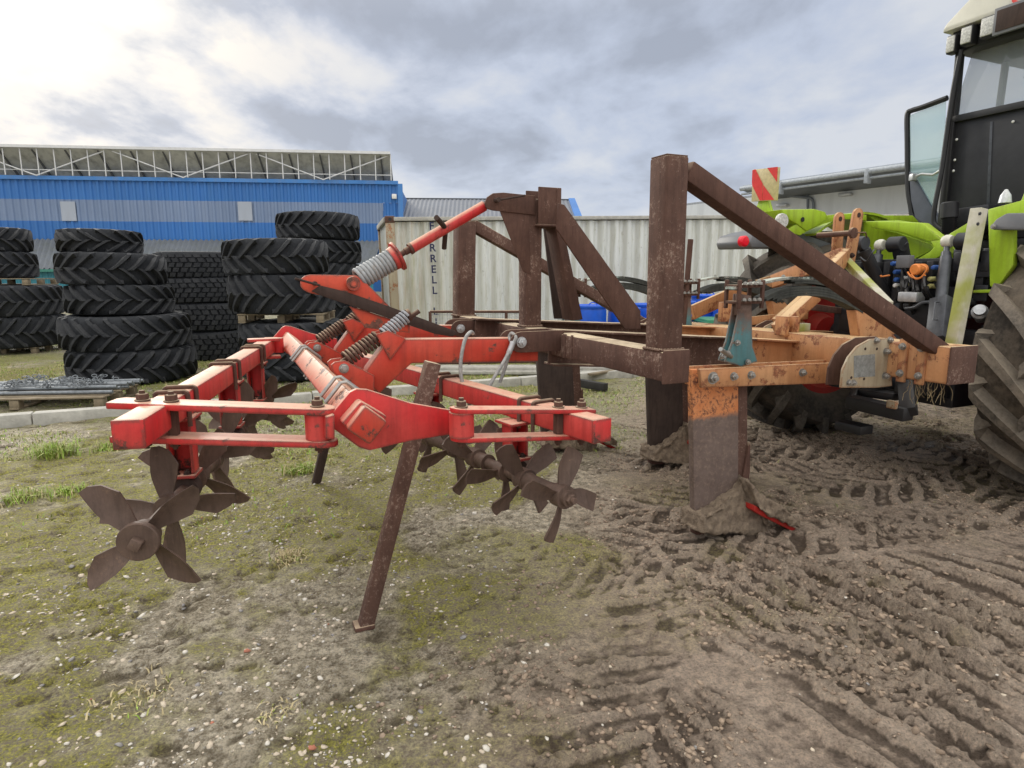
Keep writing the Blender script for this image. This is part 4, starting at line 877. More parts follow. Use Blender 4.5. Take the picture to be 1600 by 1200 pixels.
# ================================================================== tractor
def tractor_tyre(R, W, rim, n_lug, lh, name, mat, parent=None, c=V3((0,0,0)), ax=V3((0,1,0)), lw=.06, style='lug', seg=72, sweep=.30, flip=1, nsec=8):
    """tyre lying round axis ax; lugs are curved bars running from the centre line over the shoulder"""
    mb = MB(); x, y, d = mb.frame(ax); H = W/2; ro = R-lh
    prof = [(-H*.72, rim), (-H*.93, rim+(ro-rim)*.25), (-H*1.0, rim+(ro-rim)*.55), (-H*.97, rim+(ro-rim)*.82), (-H*.86, ro*.985-.012), (-H*.6, ro*.997), (0, ro*1.004),
            (H*.6, ro*.997), (H*.86, ro*.985-.012), (H*.97, rim+(ro-rim)*.82), (H*1.0, rim+(ro-rim)*.55), (H*.93, rim+(ro-rim)*.25), (H*.72, rim), (H*.60, rim*.97), (-H*.60, rim*.97)]
    mb.lathe(c, d, prof, seg, closed=True); ncar = len(mb.f)
    def surf(t, a, out): # t in -1..1.15 across width
        s = abs(t); sg = 1 if t >= 0 else -1
        if s <= .86: rr = R-(R*.018)*(s/.86)**2.5; z = s*H
        else:
            k = (s-.86)/.30; rr = R*.982-(R-rim)*.50*k; z = H*(.86+.145*math.sin(min(1, k*1.2)*math.pi/2)); 
        rr2 = rr-(0 if out else lh*1.25 if s <= .86 else lh*.2+ lh*.9*max(0, 1-(s-.86)/.12)); z2 = z if out or s <= .86 else z-lh*.9
        return c+d*(sg*z2)+x*(rr2*math.cos(a))+y*(rr2*math.sin(a))
    if style == 'lug':
        for side in (-1, 1):
            for i in range(n_lug):
                a0 = 2*math.pi*(i+(.5 if side > 0 else 0))/n_lug; vs = []; fs = []
                for k in range(nsec):
                    q = k/(nsec-1); t = -.06+q*1.18; a = a0+flip*sweep*(t**.85 if t > 0 else t)*(.60/ R); w = lw/R*(.50+.10*q)*(1.15 if k == 0 else 1)
                    sk = .012/R
                    for (aa, o_) in ((a-w-sk, 0), (a-w+sk*.3, 1), (a+w-sk*.3, 1), (a+w+sk, 0)): vs.append(surf(side*t, aa, o_))
                for k in range(nsec-1):
                    for j in range(4): fs.append((k*4+j, k*4+(j+1) % 4, (k+1)*4+(j+1) % 4, (k+1)*4+j))
                fs += [(3, 2, 1, 0), tuple(range(nsec*4-4, nsec*4))]; mb.add(vs, fs)
    else:                                   # blocks in staggered rows
        rows = 5
        for r_ in range(rows):
            t0 = -.9+1.8*r_/rows+.03; t1 = -.9+1.8*(r_+1)/rows-.03
            for i in range(n_lug):
                a0 = 2*math.pi*(i+.5*(r_ % 2))/n_lug; da = 2*math.pi/n_lug*.36; sk = .25*da*(1 if r_ < rows/2 else -1); vs = []
                for o_ in (0, 1):
                    for t, a in ((t0, a0-da-sk), (t0, a0+da-sk), (t1, a0+da+sk), (t1, a0-da+sk)): vs.append(surf(t, a, o_))
                mb.add(vs, [(0,1,2,3),(4,5,6,7),(0,1,5,4),(1,2,6,5),(2,3,7,6),(3,0,4,7)])
    return mb.build(name, mat, parent, sharp=32, origin=c, mat2={'black_rubber': MT['luglit'], 'muddy_rubber': MT['lugmudlit'], 'dark_muddy_rubber': MT['lugmudlit2']}[mat.name], split=ncar)
trac = thing('tractor', M(2.6, 1.25, 0), 'lime green farm tractor with black cab and open glass door behind the cultivator', 'tractor')
gm, bk, bp, gy = MT['green'], MT['black'], MT['blackpaint'], MT['greymetal']
WR = .97; WU = 1.62; VC = 1.25
def wheel(v0, v1, mat, flip, du=0):
    c = M(WU+du, (v0+v1)/2, WR-.03); w = thing('wheel', c, None, None); w.parent = trac; w.location = c-WL[trac.name]; WL[w.name] = c
    tractor_tyre(WR, v1-v0, .56, 17, .10, 'tyre', mat, w, c, TX, .082, seg=96, sweep=.62, flip=flip, nsec=11)
    mb = MB().lathe(c, TX, [(-.24, .50), (-.245, .575), (-.20, .585), (-.17, .54), (.05, .50), (.17, .54), (.20, .585), (.245, .575), (.24, .5), (.1, .42), (.08, .2), (-.08, .2), (-.1, .42)], 48, closed=True)
    mb.build('rim', MT['redrim'], w); MB().lathe(c, TX, [(-.2, .02), (-.2, .17), (-.12, .2), (.12, .2), (.2, .17), (.2, .02)], 32).build('hub', MT['redrim'], w)
    return w
wheel(-.24, .50, MT['muddyrubber'], 1); wheel(2.06, 2.77, MT['muddyrubber2'], 1, -.15)
# front wheels and hull beyond
for v0, v1 in ((-.1, .45), (2.05, 2.6)):
    c = M(4.6, (v0+v1)/2, .74); w = thing('wheel', c, None, None); w.parent = trac; w.location = c-WL[trac.name]; WL[w.name] = c
    tractor_tyre(.76, v1-v0, .42, 18, .05, 'tyre', MT['muddyrubber2'], w, c, TX, .06, seg=64, sweep=.5); MB().lathe(c, TX, [(-.15,.02),(-.15,.40),(-.1,.44),(.1,.44),(.15,.40),(.15,.02)], 32).build('rim', MT['redrim'], w)
MB().mbox((3.6, 6.2), (.85, 1.65), (.9, 2.05), .08).build('bonnet', gm, trac)
MB().mbox((1.1, 5.6), (.95, 1.55), (.55, 1.05), .03).build('transmission', bp, trac)
MB().cyl(M(WU, .3, WR-.03), M(WU, 2.2, WR-.03), .15, n=24).build('rear_axle', bp, trac)
# rear housing with brackets
rh = MB(); rh.mbox((1.0, 2.0), (.72, 1.78), (.55, 1.42), .02); rh.mbox((.92, 1.05), (.95, 1.55), (.60, 1.02), .015); rh.mbox((.86, 1.0), (1.1, 1.4), (1.02, 1.30), .01); rh.build('rear_housing', bp, trac)
# ---- fenders
def fender(v0, v1, a0, a1, name='fender', r=1.08, th=.02, inner=None):
    vs = []; fs = []; n_ = 22; cz = WR-.03
    for i in range(n_+1):
        a = math.radians(a0+(a1-a0)*i/n_); p = (WU+r*math.cos(a), cz+r*math.sin(a)*1.04); q = (WU+(r-th)*math.cos(a), cz+(r-th)*math.sin(a)*1.04)
        vs += [M(p[0], v0, p[1]), M(p[0], v1, p[1]), M(q[0], v1, q[1]), M(q[0], v0, q[1])]
    for i in range(n_):
        for j in range(4): fs.append((i*4+j, i*4+(j+1) % 4, (i+1)*4+(j+1) % 4, (i+1)*4+j))
    fs += [(3,2,1,0), tuple(range(n_*4, n_*4+4))]
    return MB().add(vs, fs).build(name, gm, trac, sharp=25)
fender(2.02, 2.72, 30, 125); fender(-.22, .46, 20, 100)
# arched trim on the inner edge of the far fender
tr = MB(); n_ = 16; pts = []
outer = [(1226,362),(1240,352),(1262,342),(1285,337),(1305,335),(1330,334),(1352,336)]; innr = [(1352,345),(1330,343),(1309,343),(1285,350),(1262,360),(1248,368)]
vprism(tr, outer+innr, 2.0, .03, .004); tr.build('fender_trim', gm, trac)
fr = MB(); vprism(fr, [(1190,331),(1240,330),(1256,334),(1262,344),(1240,358),(1228,364),(1212,352),(1196,344)], 2.2, .45, .01); fr.build('fender_corner', gm, trac)
c_ = mu(1222, 345, uv(mv(1222,345,1.97))[0]-.03); lm = MB(); lm.lathe(mv(1222,345,1.975), TX, [(-.012,.02),(-.012,.058),(.0,.062),(.02,.06)], 32); lm.build('fender_lamp', MT['lamp'], trac)
hb = MB(); p = mv(1254, 343, 1.97); hb.cyl(p, p-TX*.004, .02, n=16); hb.build('hole', bk, trac)
fi = MB(); vprism(fi, [(1350,337),(1420,337),(1432,349),(1364,348)], 2.1, .08, .006); fi.build('fender_top', gm, trac)
# tail lamp pod
pd = MB(); vprism(pd, [(1144,380),(1149,368),(1168,362),(1200,356),(1240,372),(1270,382),(1265,388),(1200,388),(1147,389)], 2.35, .42, .015); pd = pd.build('lamp_pod', MT['greyplastic'], trac)
c_ = mv(1163, 377, 2.13); MB().lathe(c_, TX, [(-.022,.01),(-.02,.035),(-.008,.046),(.03,.046)], 28).build('tail_lamp', MT['redlens'], trac)
# warning board with diagonal red and pale reflector stripes
wbd = MB(); U_ = .78
bc = [mu(1174,315,U_), mu(1213,313,U_), mu(1217,261,U_), mu(1176,265,U_)]
wb_ = wbd.prism([p+FX*.0 for p in bc], FX*.02, .002).build('warning_board', simple('faded_reflector', (.50,.42,.22), .5, 0, .2, 30), trac)
ex = (bc[1]-bc[0]); ey = (bc[3]-bc[0])
def bq(a, b_): return bc[0]+ex*a+ey*b_-FX*.0015
rs = MB()
for poly in (((0,.62),(0,.98),(.12,1),(.45,.52),(.44,.50),(.02,.50)), ((.02,.50),(.44,.50),(.45,.02),(.35,.02)), ((.46,.50),(.46,.02),(.92,.02)), ((.60,1.0),(1,1.0),(1,.55))):
    rs.prism([bq(*q_) for q_ in poly], -FX*.002, 0)
rs.build('red_stripe', simple('red_reflector', (.62,.03,.025), .4, 0, .15, 30), wb_)
MB().prism([mu(1178,334,.8), mu(1206,334,.8), mu(1200,312,.8), mu(1186,312,.8)], FX*.03, .003).build('board_bracket', gm, trac)
# ---- green yoke behind the cab
UB = 1.35
def up(pts, u, th, bev, mb): return mb.prism([mu(a, b_, u) for a, b_ in pts], FX*th, bev)
z5 = lambda L: [(1340+a/5, 320+b_/5) for a, b_ in L]
y1 = MB(); up(z5([(40,130),(300,120),(520,150),(700,260),(760,360),(700,420),(440,450),(380,520),(300,600),(200,650),(110,640),(60,500)]), UB+.25, .03, .004, y1)
up(z5([(200,195),(300,215),(570,310),(592,335),(560,365),(440,425),(370,425),(250,300)]), UB+.22, .03, .004, y1); y1.build('yoke_panel', gm, trac)
y2 = MB(); up(z5([(50,130),(200,126),(500,140),(655,262),(640,290),(560,290),(330,215),(190,195),(110,180)]), UB+.1, .10, .012, y2)
up(z5([(560,280),(655,262),(690,300),(690,380),(560,445),(430,440),(560,365),(592,330)]), UB+.1, .10, .012, y2)
up(z5([(660,265),(730,215),(890,120),(900,190),(860,250),(700,330)]), UB+.12, .06, .01, y2)
up(z5([(560,440),(690,370),(760,380),(760,450),(560,455)]), UB+.3, .03, .004, y2)
up(z5([(930,380),(1030,420),(1030,480),(960,450)]), UB+.1, .05, .004, y2); y2.build('yoke', gm, trac)
y3 = MB(); up([(1543,327),(1600,312),(1640,312),(1640,335),(1583,345),(1583,415),(1556,452),(1546,447)], .95, .05, .008, y3); up([(1543,330),(1583,322),(1640,315),(1660,290),(1620,284),(1600,300),(1594,314)], 1.0, .45, .012, y3); up([(1520,453),(1556,452),(1556,457),(1520,458)], .95, .3, .003, y3); y3.build('fender_side', gm, trac)
pd = MB(); up([(1548,352),(1556,342),(1572,333),(1640,332),(1640,360),(1548,359)], .86, .12, .012, pd); pd = pd.build('lamp_pod', MT['greyplastic'], trac)
q_ = mu(1552, 354, .86); MB().bolt(q_, -FX, .012, .008).build('bolt', MT['bolt'], pd)
MB().lathe(mu(1570, 317, 1.2), ZZ, [(0,.04),(.05,.032),(.09,.008)], 16).build('beacon_stub', MT['galv'], trac)
# ---- cab
cabU = 2.6
def cp(px, py, u=cabU): return mu(px, py, u)
vL = uv(cp(1480, 200))[1]; vR = .45
cb = MB(); zt = uv(cp(1480, 192))[2]; zb = uv(cp(1480, 335))[2]; zr = uv(cp(1500, 78))[2]
body = cb.prism([M(cabU, vL, zb-.25), M(cabU, vR, zb-.25), M(cabU, vR, zt), M(cabU, vL, zt)], FX*.06, .01).build('cab_rear_panel', bk, trac)
pc = MB(); pc.beam(cp(1476, 345), cp(1500, 85), .05, .07, up=FX); pc.beam(M(cabU, vR, zb-.2), M(cabU+.15, vR, zr), .05, .07, up=FX)
pc.beam(M(cabU+1.6, vL+.02, zb-.3), M(cabU+1.5, vL-.05, zr), .05, .07, up=FX); pc.beam(M(cabU+1.6, vR, zb-.3), M(cabU+1.5, vR, zr), .05, .07, up=FX)
pc.beam(M(cabU-.005, vL, zt+.015), M(cabU-.005, vR, zt+.015), .06, .06, up=FX); pc.beam(M(cabU, vL, zb-.22), M(cabU+1.6, vL, zb-.22), .07, .10); pc.beam(M(cabU+.7, vL-.01, zb-.2), M(cabU+.7, vL-.04, zr), .05, .05, up=FX)
pc.mbox((cabU, cabU+1.6), (vR, vL), (zb-.35, zb-.25), .02); pc.build('cab_frame', bk, trac)
gl = MB(); gl.prism([M(cabU+.01, vL-.03, zt+.04), M(cabU+.01, vR+.03, zt+.04), M(cabU+.14, vR+.04, zr), M(cabU+.14, vL-.07, zr)], FX*.006, 0); gl.build('rear_window', MT['darkglass'], trac)
gl = MB(); gl.prism([M(cabU+.08, vR, zt-.6), M(cabU+1.55, vR, zt-.6), M(cabU+1.5, vR+.02, zr), M(cabU+.14, vR+.02, zr)], TX*.006, 0); gl.prism([M(cabU+1.6, vL, zt-.7), M(cabU+1.6, vR, zt-.7), M(cabU+1.5, vR, zr), M(cabU+1.5, vL-.05, zr)], FX*.006, 0); gl.build('cab_glass', MT['glass'], trac)
# panel details
pr = MB(); sx_ = 1558; pr.prism([cp(1547,190,cabU-.004), cp(1551,190,cabU-.004), cp(1546,325,cabU-.004), cp(1541,325,cabU-.004)], FX*.004, .001); pr.build('panel_seam', gy, trac)
rv = MB()
for p in ((1495,218),(1492,250),(1490,267),(1583,190)): rv.bolt(cp(*p, cabU-.002), -FX, .008, .005)
rv.each('panel_rivet', MT['white'], trac)
# seat and steering wheel behind the glass
se = MB(); c_ = M(cabU+.75, 1.0, zb+.35); se.mbox((cabU+.55, cabU+1.0), (.85, 1.35), (zb-.0, zb+.15), .04); se.mbox((cabU+.45, cabU+.58), (.87, 1.33), (zb+.1, zb+.85), .05); se.mbox((cabU+.45, cabU+.56), (1.0, 1.2), (zb+.88, zb+1.08), .04); se.build('driver_seat', bk, trac)
sw = MB(); cc = M(cabU+1.15, 1.15, zb+.55); sw.tube([cc+TX*(.2*math.cos(t))+ZZ*(.16*math.sin(t))+FX*(.12*math.sin(t)) for t in [2*math.pi*i/24 for i in range(25)]], .015); sw.cyl(cc, cc+FX*.2-ZZ*.5, .03); sw.build('steering_wheel', bk, trac)
wp = MB(); wp.tube([M(cabU-.03, 1.05, zt+.03), M(cabU-.04, 1.25, zt+.16), M(cabU-.02, 1.4, zt+.24)], .010); wp.cyl(M(cabU-.02, 1.05, zt+.0), M(cabU-.02, 1.05, zt+.08), .03); wp.build('wiper', bk, trac)
# roof
rf = MB(); zrf = uv(cp(1482, 55))[2]; vl2 = uv(cp(1483, 60))[1]+.02
rv_ = [(vR-.08, zrf+.02), (vl2, zrf), (vl2-.03, zrf+.07), (vl2-.25, zrf+.24), (vl2-.6, zrf+.33), (vR-.08, zrf+.36)]
rf.prism([M(cabU-.10, a, z) for a, z in rv_], FX*1.9, .03); rf.build('roof', MT['cream'], trac)
ru = MB(); ru.mbox((cabU-.02, cabU+1.6), (vR, vl2-.06), (zr-.02, zrf+.02), .02); ru.build('roof_underside', bk, trac)
for (x0, x1, y0, y1) in ((1479,1491,58,80),(1502,1517,44,66),(1533,1553,29,53)):
    cc = mu((x0+x1)/2, (y0+y1)/2, cabU-.12); w_ = (mu(x1, y0, cabU-.12)-mu(x0, y0, cabU-.12)).length; h_ = (y1-y0)/1000*6.9
    o = MB().box(cc+FX*.05, (.09, w_*1.1, h_*1.05), (FX, TX, ZZ), .01).build('work_lamp', bk, trac); MB().box(cc, (.02, w_*.95, h_*.9), (FX, TX, ZZ), .008).build('lamp_glass', MT['lamp'], o)
npb = MB(); cc = mu(1590, 24, cabU-.13); npb.box(cc, (.03, .36, .22), (FX, TX, ZZ), .006); npo = npb.build('number_plate_holder', MT['greyplastic'], trac); MB().box(cc-FX*.018, (.006, .31, .17), (FX, TX, ZZ), .002).build('plate_recess', MT['rustd'], npo)
# red letters on the roof edge
def text_mesh(txt, size, origin, xd, yd, name, mat, parent, off=.0, depth=.002, align='LEFT'):
    cu = bpy.data.curves.new(name, 'FONT'); cu.body = txt; cu.size = size; cu.extrude = depth; cu.offset = off; cu.align_x = align
    ob = bpy.data.objects.new(name, cu); COL.objects.link(ob); bpy.context.view_layer.update()
    me = bpy.data.meshes.new_from_object(ob.evaluated_get(bpy.context.evaluated_depsgraph_get())); COL.objects.unlink(ob); bpy.data.objects.remove(ob)
    zd = V3(xd).cross(V3(yd)); mb = MB(); mb.add([V3(origin)+V3(xd)*v.co.x+V3(yd)*v.co.y+zd*v.co.z for v in me.vertices], [tuple(p.vertices) for p in me.polygons]); return mb.build(name, mat, parent, smooth=False)
text_mesh('CLAAS', .26, mu(1574, 12, cabU-.125), -TX, (ZZ*.97+FX*.25).normalized(), 'lettering', simple('red_letter', (.55,.04,.03), .4, 0, .1, 20), trac, 0)
# handrail / hoses on cab corner
hr = MB(); hr.tube(curve([cp(1502,78,cabU-.05), cp(1488,150,cabU-.06), cp(1472,262,cabU-.08), cp(1461,320,cabU-.1), cp(1459,346,cabU-.1), cp(1466,356,cabU-.1), cp(1476,361,cabU-.1)], 5), .022, 10); hr.build('handrail', bk, trac)
ho = MB(); a = cp(1484, 316, 2.2); b_ = cp(1482, 366, 2.2); ho.cyl(a, cp(1483, 342, 2.2), .07, n=20, bev=.01); 
for k in range(7): q_ = cp(1483, 342, 2.2)+(b_-cp(1483, 342, 2.2))*(k/7); ho.cyl(q_, q_+(b_-a)*.07, .062, .05, n=20)
ho.build('air_hose', bk, trac)
bl = MB(); bl.prism([cp(a_, b2_, 2.3) for a_, b2_ in ((1466,330),(1545,318),(1545,352),(1500,368),(1478,366))], FX*.3, .02); bl.build('cab_underside', bp, trac)
# ---- open door
dr = thing('door', M(cabU+.1, vL, zb), None, None); dr.parent = trac; dr.location = M(cabU+.1, vL, zb)-WL[trac.name]; WL[dr.name] = M(cabU+.1, vL, zb)
UD = 2.95
dg = MB(); dg.prism([mu(a, b_, UD) for a, b_ in ((1422,180),(1478,157),(1474,262),(1462,330),(1440,320),(1430,290),(1421,268))], FX*.006, 0); dg.build('door_glass', MT['glass'], dr)
df = MB(); df.tube(curve([mu(a, b_, UD) for a, b_ in ((1480,153),(1440,168),(1424,173),(1418,180),(1418,220),(1419,290),(1423,320),(1430,342),(1470,365))], 5), .028, 8); df.build('door_frame', bk, dr)
dp = MB(); dp.prism([mu(a, b_, UD-.02) for a, b_ in ((1420,268),(1427,272),(1436,290),(1452,318),(1474,352),(1478,372),(1440,352),(1430,342),(1423,312))], FX*.05, .006); dp.build('door_panel', simple('blue_grey_plastic', (.085,.095,.125), .5, 0, .15, 8, .05), dr)
dh = MB(); dh.tube([mu(a, b_, UD-.06) for a, b_ in ((1428,277),(1440,272),(1458,273),(1470,266))], .014); dh.box(mu(1427,277,UD-.06), (.06,.07,.07), None, .01); dh.build('door_handle', MT['galv'], dr)
# ---- hitch: rocker arms, lift rods, cylinders, lower links
def rocker(px, py, v, u, nm='lift_arm'):
    mb = MB(); q_ = mu(px, py, u); mb.cyl(q_-TX*.07, q_+TX*.04, .058, n=28, bev=.006); e_ = mu(px+18, py+55, u+.22)
    mb.beam(q_-TX*.04, e_, .07, .11, up=FX, bev=.015); mb.beam(e_, mu(px+2, py+100, u+.3), .10, .12, up=FX, bev=.02); mb.cyl(e_-TX*.08, e_+TX*.08, .075, n=24, bev=.01)
    return mb.build(nm, bp, trac)
rocker(1398, 382, 0, .95); rocker(1506, 377, 0, .85)
for (px, py, u) in ((1375, 383, .93), (1480, 377, .83)):
    mb = MB(); q_ = mu(px, py, u); mb.lathe(q_-TX*.035, TX, [(0,.02),(0,.036),(.02,.044),(.04,.044),(.06,.036),(.06,.02)], 24); mb.build('ball_joint', MT['cream'], trac)
def rod(segs, name, mat):
    mb = MB()
    for a, b_, r in segs: mb.cyl(a, b_, r, n=18, bev=.003)
    return mb.build(name, mat, trac)
q0, q1 = mu(1480, 380, .83), mu(1464, 530, .55); L_ = lambda t: q0+(q1-q0)*t
rod(((L_(0), L_(.12), .018), (L_(.1), L_(.16), .03), (L_(.15), L_(.75), .036), (L_(.72), L_(1.0), .03)), 'lift_rod', gy)
mb = MB(); mb.beam(L_(.58)+TX*.0, L_(1.0), .12, .07, up=FX, bev=.008); mb.tube([L_(.62)-FX*.05-TX*.02, L_(.62)-FX*.09-TX*.02, L_(.8)-FX*.09-TX*.02, L_(.8)-FX*.05-TX*.02], .006); mb.build('rod_guard', gy, trac)
q0b, q1b = mu(1375, 385, .93), mu(1348, 520, .7); L2 = lambda t: q0b+(q1b-q0b)*t
rod(((L2(0), L2(.14), .018), (L2(.1), L2(.6), .035), (L2(.55), L2(1), .028)), 'lift_rod', gy)
q0c, q1c = mv(1345, 380, 1.3), mv(1400, 500, 1.2); L3 = lambda t: q0c+(q1c-q0c)*t
rod(((L3(-.05), L3(.1), .03), (L3(.08), L3(.72), .046), (L3(.70), L3(.92), .03)), 'top_link', bk)
mb = MB(); mb.cyl(L3(0)-TX*.04, L3(0)+TX*.04, .05); mb.lathe(L3(.92)-TX*.04, TX, [(0,.02),(0,.05),(.08,.05),(.08,.02)], 20); mb.tube(curve([mv(1344,402,1.2), mv(1354,408,1.15), mv(1362,396,1.1), mv(1366,390,1.1)], 5), .006); mb.build('top_link_end', MT['greymetal'], trac)
for v_ in (.78, 1.72):
    mb = MB(); a = M(1.25, v_, .62); b_ = M(-.02, v_+(.05 if v_ > 1.2 else -.05), .86); mb.beam(a, b_, .05, .10, bev=.012); mb.cyl(b_-TX*.05, b_+TX*.05, .055); mb.build('lower_link', bp, trac)
# valves and hose couplings
vb = MB(); vb.mbox((.92, 1.12), (.85, 1.62), (1.30, 1.62), .01)
for i in range(9): vb.mbox((.86, .95), (.88+i*.082, .93+i*.082), (1.28+.03*(i % 3), 1.60), .006)
vb.mbox((.80, .95), (.75, 1.05), (1.12, 1.30), .02); vb.mbox((.84, .95), (1.15, 1.60), (1.05, 1.25), .02); vb.build('valve_block', bk, trac)
def cap(px, py, r, mat, u=.82, name='coupling_cap'): q_ = mu(px, py, u); MB().lathe(q_, FX, [(-.02, .008), (-.018, r*.8), (-.008, r), (.08, r)], 20).build(name, mat, trac)
cap(1431, 421, .040, MT['copper'], .72)
for p, m_ in (((1400,446),'white'),((1412,446),'yellowcap'),((1413,435),'white'),((1454,436),'yellowcap'),((1454,447),'yellowcap'),((1401,437),'bluecap'),((1400,425),'bluecap'),((1396,412),'bluecap'),((1460,418),'bluecap')): cap(*p, .017, MT[m_])
mb = MB(); mb.mbox((.68, .80), (1.18, 1.36), (1.19, 1.27), .012); q_ = mu(1424, 464, .7); mb.box(q_, (.1, .14, .07), (FX, TX, ZZ), .01); mb.build('hydraulic_block', MT['galv'], trac)
q_ = mu(1414, 409, .8); MB().box(q_, (.06, .10, .09), (FX, TX, ZZ), .006).build('socket', MT['greyplastic'], trac)
hs_ = MB()
for k in range(16):
    x0 = random.uniform(1392, 1470); y0 = random.uniform(408, 440); x1 = x0+random.uniform(-25, 25); y1 = y0+random.uniform(40, 90)
    u_ = random.uniform(.72, .9); hs_.tube(curve([mu(x0, y0, u_+.1), mu((x0+x1)/2+random.uniform(-12,12), (y0+y1)/2, u_-.08), mu(x1, y1, u_+.1)], 6), random.choice((.008, .011, .014)), 6)
hs_.build('hoses', bk, trac)
hs_ = MB()
for pts in (((1418,425),(1425,433),(1438,434),(1448,420),(1440,414)), ((1424,428),(1432,436),(1446,430)), ((1390,430),(1378,432),(1376,430))): hs_.tube(curve([mu(*p, .7) for p in pts], 6), .006, 6)
hs_.build('cable', MT['copper'], trac)
mb = MB(); mb.tube(curve([mu(1415,482,.7), mu(1430,480,.66), mu(1442,473,.66), mu(1465,472,.7)], 6), .012); mb.mbox((.78,.86),(.9,1.1),(.9,1.14),.01); mb.build('bracket', gy, trac)
q_ = mu(1531, 487, .9); MB().lathe(q_, (FX+TX*.5-ZZ*.4).normalized(), [(-.05,.01),(-.05,.035),(-.01,.035),(0,.05),(.03,.05),(.03,.035),(.15,.035)], 20).build('coupling', MT['galv'], trac)
bo = MB()
for i in range(30): q_ = mu(random.uniform(1500, 1560), random.uniform(400, 590), random.uniform(1.0, 1.15)); bo.box(q_, (.1, random.uniform(.05, .2), random.uniform(.04, .15)), (FX, TX, ZZ), .008)
bo.build('axle_housing', bp, trac)
# drawbar / pick-up hitch, black
pk_ = MB(); q_ = [mv(1327,618,1.0), mv(1410,640,1.0), mv(1410,657,1.0), mv(1327,634,1.0)]
pk_.mbox((-.02, .10), (.66, .86), (.47, .53), .008); a = mu(1327, 626, .0); b_ = mu(1424, 647, .0)
pk_.beam(mu(1328, 627, .05), mu(1420, 648, .05), .10, .085, up=ZZ, bev=.01); pk_.beam(mu(1345, 612, .2), mu(1405, 620, .2), .12, .05, up=ZZ, bev=.01); pk_.beam(mu(1338, 607, .2), mu(1332, 630, .05), .07, .05, up=TX, bev=.008); pk_.beam(mu(1416, 600, .25), mu(1420, 645, .05), .07, .09, up=TX, bev=.008)
pk_.beam(mu(1410, 605, .2), M(1.1, 1.0, .62), .09, .09, bev=.01); pk_.beam(mu(1345, 608, .2), M(1.1, 1.35, .62), .09, .09, bev=.01); pk_.build('drawbar', bk, trac)
MB().box(mu(1394, 632, -.02), (.03, .06, .05), (FX, TX, ZZ), .006).build('label_plate', MT['disc'], trac)
# ================================================================== stacked tyres
def mk(R, Wd, rim, n_, style='lug', sw=.42, lw=.055, flip=1):
    o = tractor_tyre(R, Wd, rim, n_, .065 if style == 'lug' else .026, 'stacked_tyre', MT['rubber'], None, V3((0,0,0)), ZZ, lw, style, seg=56, sweep=sw, flip=flip, nsec=6); return o
PROTO = {}
def lay(R, Wd, x, y, z, label, group, style='lug', rot=None, name='stacked_tyre', flip=1):
    key = (R, Wd, style, flip)
    if key in PROTO: o = PROTO[key].copy(); COL.objects.link(o)
    else: o = mk(R, Wd, R*.58, {'lug': int(R*26), 'block': int(R*46)}[style], style, flip=flip); PROTO[key] = o
    o.location = (x, y, z+Wd/2); o.rotation_euler = (random.uniform(-.02,.02), random.uniform(-.02,.02), random.random()*6.28 if rot is None else rot)
    return tag(o, label, 'tyre', group)
def stack(px, py, pxw, tyres, gname, labels):
    """px = centre, py = foot of the front edge, tyres from the bottom up (pixel half width, height m, centre shift px)"""
    f = g(px, py, 0.0); k = ((f-CAM).dot(FW))/FPX; z = 0.0; R0 = tyres[0][0]*k*1.10
    Y0 = f.y+R0*.95; k2 = k*(Y0/f.y)
    for (hw, h, sh, style, fl), lab in zip(tyres, labels):
        if style == 'pallet': pallet((px-800+sh)*k2, Y0, z, lab); z += .13; continue
        R = round(hw*k2*.93, 3); lay(R, h, (px-800+sh)*k2, Y0+sh*0, z, lab, gname, style, flip=fl); z += h*.985
def pallet(x, y, z, label, rot=.1, w=1.2, l=1.0, group='wooden pallets'):
    p = thing('pallet', (x, y, z), label, 'pallet', group); ca, sa = V3((math.cos(rot), math.sin(rot), 0)), V3((-math.sin(rot), math.cos(rot), 0)); c = V3((x, y, z))
    mb = MB()
    for i in range(7): mb.mark().box(c+ca*0+sa*(-l/2+.05+i*(l-.1)/6)+ZZ*.12, (w, .09, .018), (ca, sa, ZZ), .002)
    mb.each('deck_board', MT['wood'], p); mb = MB()
    for i in (-1, 0, 1):
        for j in (-1, 0, 1): mb.mark().box(c+ca*(i*(w/2-.06))+sa*(j*(l/2-.06))+ZZ*.062, (.1, .1, .085), (ca, sa, ZZ), .002)
        mb.mark().box(c+ca*(i*(w/2-.06))+ZZ*.0095, (.1, l, .018), (ca, sa, ZZ), .002)
    mb.each('block', MT['wood'], p); return p
random.seed(5)
stack(213, 606, 0, [(96,.475,0,'lug',1),(96,.485,-5,'lug',-1),(79,.42,-10,'lug',-1),(79,.45,-18,'lug',1),(61,.33,-32,'lug',-1)], 'tyres in the tall foreground stack', ['bottom tyre of the tall five-high stack behind the left red beam', 'second tyre from the bottom of the five-high stack, with a white mark', 'middle tyre of the five-high stack, narrower than the two below', 'second tyre from the top of the five-high stack, greyer and dusty', 'smallest tyre on top of the five-high stack'])
stack(32, 549, 0, [(0,0,0,'pallet',1),(72,.60,0,'lug',1),(72,.60,-2,'lug',-1),(0,0,0,'pallet',1),(52,.50,-14,'lug',-1),(50,.46,-16,'lug',1)], 'tyres in the stack at the left edge', ['pallet under the tyre stack at the left edge', 'bottom tyre of the stack at the left photo edge', 'wide tyre second from the bottom at the left photo edge, chalk marked', 'pallet halfway up the tyre stack at the left photo edge', 'tyre resting on the raised pallet at the left photo edge', 'topmost tyre at the left photo edge'])
